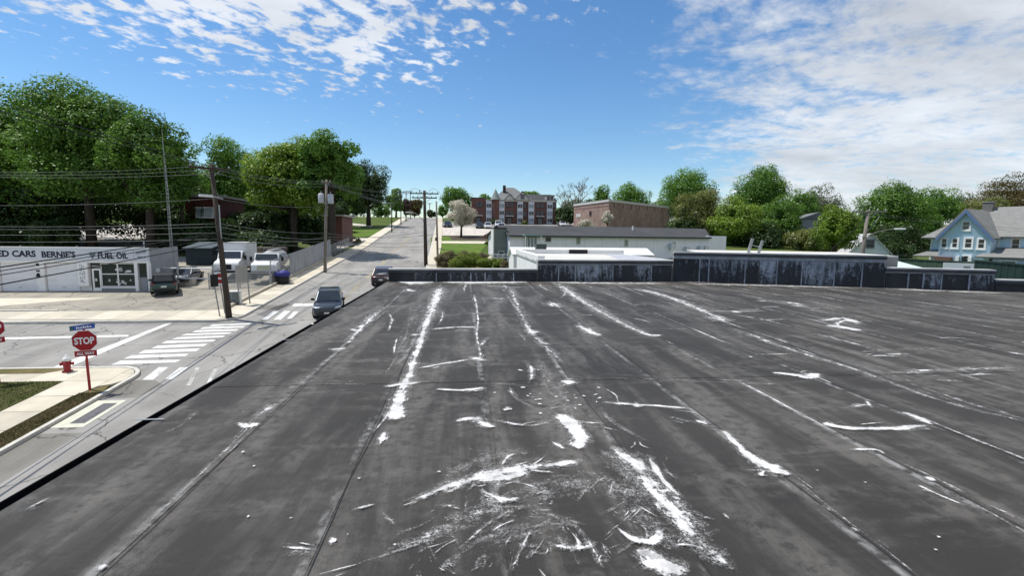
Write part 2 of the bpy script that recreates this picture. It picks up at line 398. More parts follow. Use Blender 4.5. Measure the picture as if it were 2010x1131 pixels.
# near-left block: kerb runs up the main street, turns into the side street
kerb([(-14.5, -20), (-14.5, 22.3)]+corner(-15.9, 22.3, 1.4, 0, 90)[1:]+[(-60, 23.7)], 0.16)
# far-left block
fl = [(-60, 31.2)]+[(-16.0, 31.9)]+corner(-16.0, 33.4, 1.5, -90, 0)[1:]+[(-14.5, 75), (-15.46, 100), (-16.42, 125), (-17.7, CREST)]
kerb(fl, 0.16)
kerb([(rr(CREST), CREST), (rr(125), 125), (rr(100), 100), (rr(75), 75), (-4.1, 50), (-4.1, -20)], 0.16)

def slabs(parent, x0, x1, ylist, m3, dz=0.12, th=0.08, xf=None):
    k = 0
    for a, b in zip(ylist[:-1], ylist[1:]):
        xa, xb = (x0, x1) if xf is None else xf((a+b)/2)
        mb = MB(); g = 0.012
        mb.prism([(xa+g, a+g), (xb-g, a+g), (xb-g, b-g), (xa+g, b-g)], lambda x, y: G(y)+dz-th, lambda x, y: G(y)+dz)
        mb.build('paving_slab', m3[(k*7+k//3) % 3], parent); k += 1
C3 = [M['concrete'], M['concrete2'], M['concrete3']]
def frange(a, b, s): 
    n = max(1, int(round((b-a)/s))); return [a+(b-a)*i/n for i in range(n+1)]
# near-left: verge strip, pavement, lawn
sheet_v = struct(sheet('verge_grass', [(-15.55, 8.1), (-14.66, 8.1), (-14.66, 20.6), (-14.9, 21.4), (-15.2, 21.2), (-15.45, 20.4)], M['verge'], 0.115, thick=0.1))
pv = struct(sheet('pavement', [(-17.1, 8.1), (-15.55, 8.1), (-15.55, 20.2), (-15.3, 21.3), (-14.9, 21.5), (-14.66, 21.9), (-14.7, 22.7), (-15.3, 23.3), (-15.9, 23.54), (-60, 23.54), (-60, 21.95), (-17.1, 21.95)], M['bed'], 0.05, thick=0.1))
slabs(pv, -17.05, -15.56, [18.95-1.5*k for k in range(7, -1, -1)], C3)
slabs(pv, -17.05, -15.56, [18.95, 20.35], C3)
def slab_poly(pts, m): MB().prism(pts, lambda x, y: G(y)+0.04, lambda x, y: G(y)+0.12).build('paving_slab', m, pv)
slab_poly([(-17.05, 20.37), (-15.52, 20.37), (-15.32, 21.28), (-15.32, 21.93), (-17.05, 21.93)], C3[1])
slab_poly([(-15.30, 21.30), (-14.92, 21.5), (-14.68, 21.9), (-14.72, 22.65), (-15.3, 22.75)], C3[0])
slab_poly([(-17.05, 21.95), (-15.32, 21.95), (-15.32, 23.42), (-15.9, 23.52), (-17.05, 23.52)], C3[0])
slab_poly([(-15.30, 22.77), (-14.74, 22.67), (-15.0, 23.12), (-15.3, 23.36)], C3[2])
for k in range(24):
    slab_poly([(-18.57-1.5*k, 21.96), (-17.07-1.5*k, 21.96), (-17.07-1.5*k, 22.9 if k else 23.5), (-18.57-1.5*k, 22.9 if k else 23.5)], C3[(k+1) % 3])
struct(sheet('side_verge_grass', [(-60, 22.92), (-18.58, 22.92), (-18.2, 23.2), (-18.0, 23.53), (-60, 23.53)], M['verge'], 0.128, thick=0.05))
M['lawn_near'] = lawn_mat('corner_lawn', (0.085, 0.105, 0.032), (0.13, 0.135, 0.05), (0.18, 0.15, 0.08))
struct(sheet('corner_lawn', [(-60, 8.1), (-17.1, 8.1), (-17.1, 21.93), (-60, 21.93)], M['lawn_near'], 0.13, thick=0.1))
# far-left: pavement along the side street and up the hill
pf = struct(sheet('far_pavement', [(-60, 31.36), (-16, 32.06), (-14.98, 32.7), (-14.66, 33.5), (-14.66, 75), (-16.3, 75), (-16.3, 35.0), (-17.4, 34.6), (-60, 34.2)], M['bed'], 0.05, thick=0.1))
yl = frange(35.0, 75, 1.55); k = 0
slabs(pf, -16.28, -14.67, yl, C3)
xl = frange(-60, -17.4, 1.6)
for i, (a, b) in enumerate(zip(xl[:-1], xl[1:])):
    ya, yb = 31.36+(a+60)/44*0.7, 31.36+(b+60)/44*0.7
    MB().prism([(a+.012, ya), (b-.012, yb), (b-.012, 34.2+(b+60)/42.6*.4), (a+.012, 34.2+(a+60)/42.6*.4)], lambda x, y: G(y)+0.04, lambda x, y: G(y)+0.12).build('paving_slab', C3[(i*5) % 3], pf)
MB().prism([(-17.39, 32.04), (-16.0, 32.07), (-15.0, 32.72), (-14.68, 33.5), (-14.68, 34.98), (-16.28, 34.98), (-17.39, 34.58)], lambda x, y: G(y)+0.04, lambda x, y: G(y)+0.12).build('paving_slab', C3[1], pf)
up = struct(strip('upper_pavement', [(rl(y)-1.9, y) for y in (75, 100, 125, 150, CREST)], [(rl(y)-0.16, y) for y in (75, 100, 125, 150, CREST)], M['concrete2'], 0.12))
rp = struct(strip('right_pavement', [(rr(y)+0.16, y) for y in (8, 50, 75, 100, 125, 150, CREST)], [(rr(y)+(1.1 if y < 60 else 1.6), y) for y in (8, 50, 75, 100, 125, 150, CREST)], M['concrete'], 0.12))
# yard in front of the garage
struct(sheet('yard', [(-60, 34.2), (-17.4, 34.62), (-16.35, 35.02), (-16.35, 62), (-60, 62)], M['lot'], 0.06))
yc = struct(sheet('yard_concrete_slab', [(-60, 36.0), (-31.9, 36.1), (-29.5, 37.4), (-26.6, 38.8), (-60, 38.6)], M['concrete2'], 0.075))
sheet('paving_slab', [(-60, 36.9), (-33, 37.0), (-33, 37.06), (-60, 36.96)], M['bed'], 0.08, yc)
tk = struct(sheet('yard_edge_kerb', [(-60, 34.45), (-27.0, 34.62), (-27.0, 34.80), (-60, 34.65)], M['kerb'], 0.16, thick=0.14))
struct(sheet('corner_asphalt', [(-17.5, 22.0), (-14.5, 22.0), (-14.5, 23.7), (-17.5, 23.7)], M['road'], -0.006)); struct(sheet('corner_asphalt', [(-17.0, 31.8), (-14.5, 31.8), (-14.5, 34.2), (-17.0, 34.2)], M['road'], -0.006))
# painted markings
def mark(pts, m='paint', par=road, dz=0.006): 
    return sheet('road_marking', pts, M[m], dz, par)
def pxq(*q): return [tuple(P(x, y)[:2]) for x, y in q]
# zebra across the mouth of the side street
zeb = [((218,717),(345,712),(355,707),(236,709)), ((243,705),(363,700),(372,695),(258,698)), ((271,695),(385,690),(393,685),(284,688)),
       ((297,685),(400,680),(408,675.5),(310,679)), ((316,675),(418,671),(425,667.5),(327,670)), ((337,667),(436,663),(443,659.5),(348,662.5)),
       ((354,659.5),(449,656),(456,653),(366,656)), ((376,653),(463,650),(469,646.5),(386,649)), ((392,646.5),(476,643.5),(482,640.5),(400,643)),
       ((410,641),(488,638),(494,634.5),(418,637.5))]
for q in zeb: mark(pxq(*q), 'paint', side, 0.010)
mark(pxq((93,726),(125,726),(338,635),(325,636)), 'paint', side, 0.010)
mark(pxq((-260,669),(252,658),(252,661.5),(-260,673)), 'paint', side, 0.010)
mark(pxq((-260,733),(90,727),(95,724.5),(-260,729)), 'paint_worn', side, 0.010)
# ladder crossings over the main street
for q in (((280,746),(300,746),(330,721.5),(312,721.5)), ((324,745),(340,745),(369,721),(353,722)), ((366,757),(374,757),(392,722),(384,722)),
          ((404,757),(411,757),(429,721),(421,721)), ((440,748),(447,746),(466,720),(458,720))): mark(pxq(*q), 'paint_worn' if q[0][0] > 350 else 'paint')
for q in (((513,628),(525,628),(548,611),(537,611)), ((537,628),(551,628),(570,611),(558,611)), ((563,626),(573,626),(586,612),(577,612))): mark(pxq(*q), 'paint')
mark(pxq((578,596.5),(618,596),(618,601),(573,601.5)), 'paint')
for a, b in ((34, 92), (92, 130)):
    for o in (-0.13, 0.06): mark([(-9.32+o-max(0, a-75)*.038, a), (-9.25+o-max(0, a-75)*.038, a), (-9.25+o-max(0, b-75)*.038, b), (-9.35+o-max(0, b-75)*.038, b)], 'yellow2' if a < 60 else 'yellow_worn')
mark([(-9.5, 8.5), (-9.38, 8.5), (-9.38, 22), (-9.5, 22)], 'yellow_worn'); 
# darker trench repairs
mark(pxq((503,618),(520,622),(572,597),(560,594)), 'paint', road, 0.003).data.materials[0] = M['patch']
struct(road)
for q in ([(-14.48, 8.2), (-13.25, 8.2), (-13.1, 17.4), (-14.48, 17.4)], [(-14.48, 20.3), (-13.2, 20.3), (-12.9, 21.6), (-13.6, 22.2), (-14.48, 22.2)], [(-14.48, 35.2), (-13.1, 35.2), (-12.9, 36.6), (-14.48, 36.6)]):
    mark(q, 'paint', road, 0.003).data.materials[0] = M['old_asphalt']
# storm drain with its concrete collar
dr = thing('storm_drain', 'long slotted storm drain set in a pale concrete collar beside the kerb', 'drain', (-13.9, 18.95, G(18.95)))
dr.rotation_euler = (math.atan(SLOPE), 0, 0)
mb = MB()
for b in ((-.55, .52, -1.15, -.85), (-.55, .52, .85, 1.12), (-.55, -.14, -.848, .848), (.36, .52, -.848, .848)): mb.box(b[0], b[1], b[2], b[3], -.05, .012)
mb.build('collar', mat('drain_concrete', (0.52, 0.51, 0.42), 0.9, 0.1, 3, 0.2), dr)
MB().box(-.138, .358, -.846, .846, -.25, -.2).build('pit', M['black'], dr)
mi = mat('cast_iron', (0.075, 0.075, 0.09), 0.55, 0.2, 6, metal=0.3)
MB().box(-.138, -.11, -.846, .846, -.05, .004).box(.33, .358, -.846, .846, -.05, .004).build('grate_frame', mi, dr)
for k in range(26):
    y = -.83+k*.066
    MB().box(-.108, .328, y, y+.046, -.04, .002).build('grate_bar', mi, dr)
# blades of grass on the near verge and lawn
def grass_stuff(name, label, area, n, h, col, seed):
    rng = np.random.default_rng(seed); x = rng.uniform(area[0], area[1], n); y = rng.uniform(area[2], area[3], n)
    z = SLOPE*(y-SY0)+0.11; a = rng.uniform(0, 2*math.pi, n); hh = h*rng.uniform(.4, 1.2, n); wd = 0.012+0.01*rng.random(n)
    lx = rng.normal(0, .35, n)*hh; ly = rng.normal(0, .35, n)*hh
    v = np.empty((n, 3, 3)); v[:, 0] = np.stack([x-np.cos(a)*wd, y-np.sin(a)*wd, z], 1); v[:, 1] = np.stack([x+np.cos(a)*wd, y+np.sin(a)*wd, z], 1); v[:, 2] = np.stack([x+lx, y+ly, z+hh], 1)
    me = D.meshes.new(name); me.from_pydata(v.reshape(-1, 3).tolist(), [], np.arange(3*n).reshape(-1, 3).tolist()); me.materials.append(col)
    o = link(name, me); return tag(o, label, 'grass', kind='stuff')
MG = mat('grass_blades', (0.13, 0.125, 0.05), 0.9, 0.4, 1.2, col2=(0.26, 0.20, 0.11), coord='Object')
MG2 = mat('lawn_blades', (0.075, 0.100, 0.028), 0.9, 0.4, 1.2, col2=(0.15, 0.14, 0.055), coord='Object')
grass_stuff('grass', 'dry yellow-green grass on the strip between pavement and kerb', (-15.5, -14.68, 15.5, 20.6), 9000, .06, MG, 1)
grass_stuff('grass', 'green grass of the corner lawn behind the pavement', (-21.5, -17.12, 15.5, 21.9), 26000, .07, MG2, 2)
# ================================================================= THE FLAT-ROOFED BUILDING WE STAND ON
RZ = 5.3; RX0 = -2.98
bld = thing('flat_roofed_building', 'flat-roofed building with black roll roofing and white scraped coating in the foreground', 'building', (0, 0, 0))
def rear(x):
    return 19.0+(x+3)*0.03 if x <= 8.6 else 19.35-(x-8.6)*0.363
def roof_mat():
    t = TN('roll_roofing'); g = t.n('ShaderNodeNewGeometry').outputs['Position']
    oi = t.n('ShaderNodeObjectInfo').outputs['Random']
    lng = t.scl(g, (1.0, 0.16, 1.0)); crs = t.scl(g, (0.22, 1.0, 1.0))
    n1 = t.noise(lng, 1.9, 6, 0.62, 0.4); n2 = t.noise(crs, 2.6, 6, 0.65, 0.3); n3 = t.noise(g, 0.5, 5, 0.6); n4 = t.noise(g, 95, 3, 0.8); n5 = t.noise(g, 9, 8, 0.72)
    c = t.mix(t.step(n3, 0.3, 0.7), (0.029, 0.0265, 0.0235), (0.045, 0.0415, 0.0365))
    c = t.mix(t.math('MULTIPLY', t.math('MULTIPLY', t.step(n1, 0.44, 0.66), t.step(n5, 0.3, 0.58)), 0.9), c, (0.132, 0.122, 0.108))
    c = t.mix(t.math('MULTIPLY', t.math('MULTIPLY', t.step(n2, 0.48, 0.70), t.step(n5, 0.36, 0.62)), 0.7), c, (0.140, 0.130, 0.117))
    c = t.mix(t.math('MULTIPLY', t.step(oi, 0.0, 1.0), 0.22), c, (0.022, 0.022, 0.023))
    sx = t.n('ShaderNodeSeparateXYZ'); t.l(g, sx.inputs[0])
    c = t.mix(t.step(n4, 0.64, 0.82, 0, 0.35), c, (0.20, 0.20, 0.20))
    # soft chalky haze scuffed over the surface
    hz = t.math('MULTIPLY', t.step(t.noise(t.scl(g, (1, .5, 1), (3, 7, 0), (0, 0, .5)), 1.1, 8, 0.7, 0.8), 0.58, 0.80), t.step(n4, 0.35, 0.7))
    c = t.mix(t.math('MULTIPLY', hz, 0.5), c, (0.30, 0.30, 0.29))
    # far corner dirt lightening along the sheet laps
    fx = t.math('FRACT', t.math('DIVIDE', t.math('ADD', sx.outputs[0], 1.95+1.08*40), 1.08))
    near = t.math('MINIMUM', fx, t.math('SUBTRACT', 1.0, fx))
    lap = t.math('MULTIPLY', t.step(near, 0.012, 0.05, 1, 0), t.step(t.noise(t.scl(g, (1, .35, 1)), 2.2, 6, 0.7), 0.44, 0.62))
    c = t.mix(t.math('MULTIPLY', lap, t.step(n5, 0.38, 0.6, 0, 0.75)), c, (0.33, 0.33, 0.32))
    t.l(c, t.b.inputs['Base Color'])
    t.l(t.step(n1, 0.3, 0.7, 0.78, 0.62), t.b.inputs['Roughness']); t.b.inputs['Specular IOR Level'].default_value = 0.28
    h = t.math('ADD', t.math('MULTIPLY', n4, 0.25), t.noise(t.scl(g, (.5, 1, 1)), 1.6, 4, 0.55))
    t.bump(h, 0.6, 0.07); return t.mt
M['roof'] = roof_mat()
M['bitumen'] = mat('black_bitumen', (0.022, 0.022, 0.022), 0.7, 0.3, 8, 0.3)
M['brick_dark'] = mat('rendered_wall', (0.32, 0.30, 0.28), 0.9, 0.12, 1.0, 0.2)
# walls under the roof
XR = 34.0
pts = [(RX0+.02, -6), (XR, -6), (XR, rear(XR)), (8.6, rear(8.6)), (RX0+.02, rear(RX0))]
MB().prism(pts, lambda x, y: G(y)-0.3, lambda x, y: RZ-0.06).build('wall', M['brick_dark'], bld)
# sheets of roll roofing, each lapped a little over the next
seams = [RX0]+[-1.95+1.08*k for k in range(0, 34)]; seams = [s for s in seams if s <= XR]+[XR]
YC = 5.85
for k, (a, b) in enumerate(zip(seams[:-1], seams[1:])):
    for (y0, y1, lift) in ((-6, YC, 0.0), (YC-.02, None, 0.004)):
        ya, yb = (y1, y1) if y1 else (rear(a)-.01, rear(b)-.01)
        n = 6; vs = []; rng = random.Random(k*3+int(lift*1000))
        for j in range(n+1):
            t = j/n; w0 = .012*math.sin(j*1.7+k); 
            vs += [(a-(0.04 if k else 0), y0+(ya-y0)*t, RZ+lift), (b+.02+.012*math.sin(j*1.7+k), y0+(yb-y0)*t, RZ+lift+0.006)]
        m2 = MB(); m2.add(vs, [(2*j, 2*j+1, 2*j+3, 2*j+2) for j in range(n)])
        # lapped outer edge
        e = [(b+.02+.012*math.sin(j*1.7+k), y0+(yb-y0)*j/n, RZ+lift+0.006) for j in range(n+1)]
        m2.add(e+[(x, y, z-.006) for x, y, z in e], [(j, n+1+j, n+2+j, j+1) for j in range(n)])
        m2.build('roof_sheet', M['roof'], bld, fixn=False)
    if k:
        pth = [(a+.045+.012*math.sin(j*.9+k)+random.Random(k*99+j).uniform(-.008, .008), -5+j*.5, RZ+.0075+(.004 if -5+j*.5 > YC else 0)) for j in range(0, int((rear(a)+4.9)/.5))]
        m2 = MB(); m2.add([q for p in pth for q in ((p[0]-.003, p[1], p[2]), (p[0]+.003, p[1], p[2]+.001))], [(2*j, 2*j+1, 2*j+3, 2*j+2) for j in range(len(pth)-1)])
        m2.build('seam_bead', M['bitumen'] if k % 3 else M['roof'], bld, fixn=False)
M['pitch'] = mat('pitch_black', (0.006, 0.006, 0.007), 0.95, 0, 1, spec=0.05)
# eaves gutter on the street side
gy0, gy1 = -6, rear(RX0)+.2; n = 7
for k in range(n):
    a, b = gy0+(gy1-gy0)*k/n, gy0+(gy1-gy0)*(k+1)/n-.01
    prof = [(RX0-.002, RZ-.004), (RX0-.002, RZ-.18), (RX0-.15, RZ-.18), (RX0-.19, RZ-.05), (RX0-.178, RZ-.05), (RX0-.14, RZ-.168), (RX0-.014, RZ-.168), (RX0-.014, RZ-.004)]
    MB().extr(prof, a, b).build('gutter', M['pitch'], bld)
    if k: MB().box(RX0-.17, RX0+.10, a-.012, a+.012, RZ+.012, RZ+.016).build('gutter_strap', M['metal'], bld)

# parapet
def flash_mat():
    t = TN('parapet_flashing'); tcn = t.n('ShaderNodeTexCoord').outputs['Object']; g = t.n('ShaderNodeNewGeometry').outputs['Position']
    st = t.scl(g, (3.2, 3.2, 0.55)); sz = t.n('ShaderNodeSeparateXYZ'); t.l(tcn, sz.inputs[0])
    oi = t.n('ShaderNodeObjectInfo').outputs['Random']; n1 = t.math('ADD', t.noise(st, 2.1, 7, 0.72, 0.5), t.math('MULTIPLY', oi, 0.34)); blo = t.noise(g, 3.1, 7, 0.7); n2 = t.noise(g, 14, 6, 0.75); 
    m = t.math('ADD', t.math('ADD', t.math('ADD', t.math('MULTIPLY', n1, .68), t.math('MULTIPLY', blo, .32)), t.math('MULTIPLY', n2, 0.45)), t.math('MULTIPLY', sz.outputs[2], 0.16))
    c = t.mix(t.step(m, 0.90, 1.10), (0.006, 0.008, 0.013), (0.30, 0.34, 0.40)); c = t.mix(t.step(t.noise(st, 1.0, 3, .6), .35, .7, 0, .4), c, (0.020, 0.026, 0.040))
    t.l(c, t.b.inputs['Base Color']); t.b.inputs['Roughness'].default_value = 0.65; t.bump(n2, 0.4, 0.02); return t.mt
M['flash'] = flash_mat()
M['batten'] = mat('stained_batten', (0.24, 0.26, 0.30), 0.8, 0.5, 3, 0.3, stretch=(3, 3, 1))
M['coping'] = mat('coping', (0.46, 0.455, 0.44), 0.7, 0.2, 2, 0.15, stretch=(1, 1, 1))
M['fascia'] = mat('coping_edge', (0.05, 0.052, 0.06), 0.7, 0.35, 3, 0.2)
def parapet(xa, xb, top, pw=0.8, capm='coping'):
    A = Vector((xa, rear(xa), 0)); B = Vector((xb, rear(xb), 0)); L = (B-A).length
    q = frame((A.x, A.y, RZ), B-A)          # x along, y outwards, z up
    root = MB(q).box(0, L, 0.0, .28, -.4, top-RZ-.06).build('parapet', M['brick_dark'], bld)
    h = top-RZ-.10
    n = max(1, int(round(L/pw))); rng = random.Random(int(xa*10))
    xs = [0]+[L*(i+rng.uniform(-.38, .38))/n for i in range(1, n)]+[L]
    for a, b in zip(xs[:-1], xs[1:]):
        m2 = MB(); d = .035+rng.uniform(0, .02)
        m2.add([(a+.02, -d-.02, 0), (b-.02, -d-.02, 0), (b-.02, -d, h*.82), (a+.02, -d, h*.82), (a+.02, -.005, 0), (b-.02, -.005, 0), (b-.02, -.005, h*.82), (a+.02, -.005, h*.82)],
               [(0, 1, 2, 3), (4, 7, 6, 5), (0, 4, 5, 1), (3, 2, 6, 7), (0, 3, 7, 4), (1, 5, 6, 2)])
        o = m2.build('flashing_panel', M['flash'], root)
        o.location = q.translation*0
        if a > 0 and rng.random() < .7: MB(q).box(a-.022, a+.022, -.075, -.006, 0, h*.86).build('batten', M['batten'], root)
    for o in list(root.children):
        if o.name.startswith('flashing_panel'): o.matrix_local = q
    MB(q).box(0, L, -.05, -.001, h*.84, h).build('flashing_band', M['flash'], root)
    MB(q).box(-.01, L+.01, -.10, -.052, h-.07, h+.035).build('coping_edge', M['fascia'], root)
    seg = max(1, int(L/3)); 
    for i in range(seg): MB(q).box(L*i/seg+.004, L*(i+1)/seg-.004, -.10, .34, h+.037, h+.085).build('coping', M[capm], root)
    return root
parapet(RX0+.05, 2.9, 5.83, 0.95)
parapet(2.92, 8.56, 6.20)
parapet(8.62, 15.75, 6.55)
parapet(15.77, 18.95, 6.10, 0.62)
parapet(18.97, 33.5, 5.76, 1.4)

# white coating left on the black sheets: ragged scrapes and drips
def coat_mat():
    t = TN('white_coating'); at = t.n('ShaderNodeAttribute', attribute_name='dens').outputs['Fac']; uv = t.n('ShaderNodeUVMap').outputs[0]
    g = t.n('ShaderNodeNewGeometry').outputs['Position']
    n1 = t.noise(t.scl(uv, (2.2, 14.0, 1)), 1.0, 6, 0.7, 0.2); n2 = t.noise(g, 75, 4, 0.8); n3 = t.noise(g, 6, 5, 0.65)
    n4 = t.noise(g, 19, 6, 0.75)
    m = t.math('ADD', t.math('ADD', at, t.math('MULTIPLY', n1, 1.25)), t.math('ADD', t.math('MULTIPLY', n2, 0.5), t.math('ADD', t.math('MULTIPLY', n3, 0.9), t.math('MULTIPLY', n4, 0.9))))
    a = t.math('MAXIMUM', t.step(m, 2.29, 2.50), t.math('MULTIPLY', t.step(m, 1.95, 2.3), t.step(n2, 0.40, 0.72, 0, 0.6)))
    c = t.mix(t.step(n3, .35, .65), (0.40, 0.395, 0.385), (0.66, 0.655, 0.64)); c = t.mix(t.step(n2, .5, .7, 0, .5), c, (0.30, 0.29, 0.28)); t.l(c, t.b.inputs['Base Color']); t.b.inputs['Roughness'].default_value = 0.8
    t.bump(n2, 0.3, 0.01)
    tr = t.n('ShaderNodeBsdfTransparent'); ms = t.n('ShaderNodeMixShader'); t.l(a, ms.inputs[0]); t.l(tr.outputs[0], ms.inputs[1]); t.l(t.b.outputs[0], ms.inputs[2])
    t.l(ms.outputs[0], t.out.inputs[0]); return t.mt
M['coat'] = coat_mat()
CO = [0]
def ribbon(path, widths, dens, name='coating_streak'):
    """flat ragged ribbon lying on the roof: path in roof xy, half widths in metres"""
    CO[0] += 1; zl = RZ+0.0125+0.0004*(CO[0] % 11)
    # resample smoothly
    pts = [Vector(p) for p in path]; out = []; ws = []
    for i in range(len(pts)-1):
        p0, p1, p2, p3 = pts[max(i-1, 0)], pts[i], pts[i+1], pts[min(i+2, len(pts)-1)]
        for j in range(4):
            s = j/4; out.append(0.5*((2*p1)+(p2-p0)*s+(2*p0-5*p1+4*p2-p3)*s*s+(3*p1-p0-3*p2+p3)*s**3)); ws.append(widths[i]*(1-s)+widths[i+1]*s)
    out.append(pts[-1]); ws.append(widths[-1])
    rng = random.Random(CO[0]); vs = []; dn = []; uvs = []; fs = []; u0 = rng.uniform(0, 50); K = 5; n = len(out)
    for i, p in enumerate(out):
        t = (out[min(i+1, n-1)]-out[max(i-1, 0)]); t = t.normalized() if t.length > 0 else Vector((1, 0)); nn = Vector((-t.y, t.x))
        if i: u0 += (p-out[i-1]).length
        e = min(i, n-1-i); ef = (0.25, 0.75, 1)[min(e, 2)]
        for k in range(K):
            s = (k/(K-1)*2-1)*1.5; q = p+nn*(s*ws[i]*rng.uniform(.75, 1.25)); vs.append((q.x, q.y, zl)); dn.append(-.25+(1-abs(s)/1.5)*(dens*1.05+.22)*ef); uvs.append((u0, s*ws[i]))
    for i in range(n-1):
        for k in range(K-1): fs.append((i*K+k, i*K+k+1, (i+1)*K+k+1, (i+1)*K+k))
    me = D.meshes.new(name); me.from_pydata(vs, [], fs); me.materials.append(M['coat'])
    at = me.attributes.new('dens', 'FLOAT', 'POINT'); at.data.foreach_set('value', dn)
    ul = me.uv_layers.new(name='UVMap'); ul.data.foreach_set('uv', [c for f in fs for i in f for c in uvs[i]])
    return link(name, me, bld)
def S(pts, w, d=0.8):
    """pts in photo pixels on the roof plane; w = visible width in px across"""
    q = [atZ(x, y, RZ) for x, y in pts]; ws = []
    for i, (x, y) in enumerate(pts):
        a = pts[max(i-1, 0)]; b = pts[min(i+1, len(pts)-1)]; L = math.hypot(b[0]-a[0], b[1]-a[1]) or 1
        nx, ny = -(b[1]-a[1])/L, (b[0]-a[0])/L; ww = w[i] if isinstance(w, (list, tuple)) else w
        c0, c1 = atZ(x+nx*ww/2, y+ny*ww/2, RZ), atZ(x-nx*ww/2, y-ny*ww/2, RZ); ws.append(max(.012, (c0-c1).length/2))
    ribbon([(p.x, p.y) for p in q], ws, d)
    rg = random.Random(CO[0]*7+1); Lp = sum(math.hypot(b[0]-a[0], b[1]-a[1]) for a, b in zip(pts[:-1], pts[1:]))
    if Lp > 45:
        for j in range(2 if Lp < 90 else 4):
            i0 = rg.randrange(len(q)-1); a, b = q[i0], q[i0+1]; dv = Vector((b.x-a.x, b.y-a.y)); nn = Vector((-dv.y, dv.x)).normalized(); o_ = rg.uniform(-2.2, 2.2)*ws[i0]; t0 = rg.uniform(-.2, .5); t1 = t0+rg.uniform(.3, .8)
            A_ = Vector((a.x, a.y))+dv*t0+nn*o_; B_ = Vector((a.x, a.y))+dv*t1+nn*(o_+rg.uniform(-1.2, 1.2)*ws[i0]); w_ = max(.008, ws[i0]*rg.uniform(.08, .3))
            ribbon([tuple(A_), tuple(A_.lerp(B_, .5)+nn*rg.uniform(-.4, .4)*ws[i0]), tuple(B_)], [w_*.4, w_, w_*.4], rg.uniform(.45, .8))
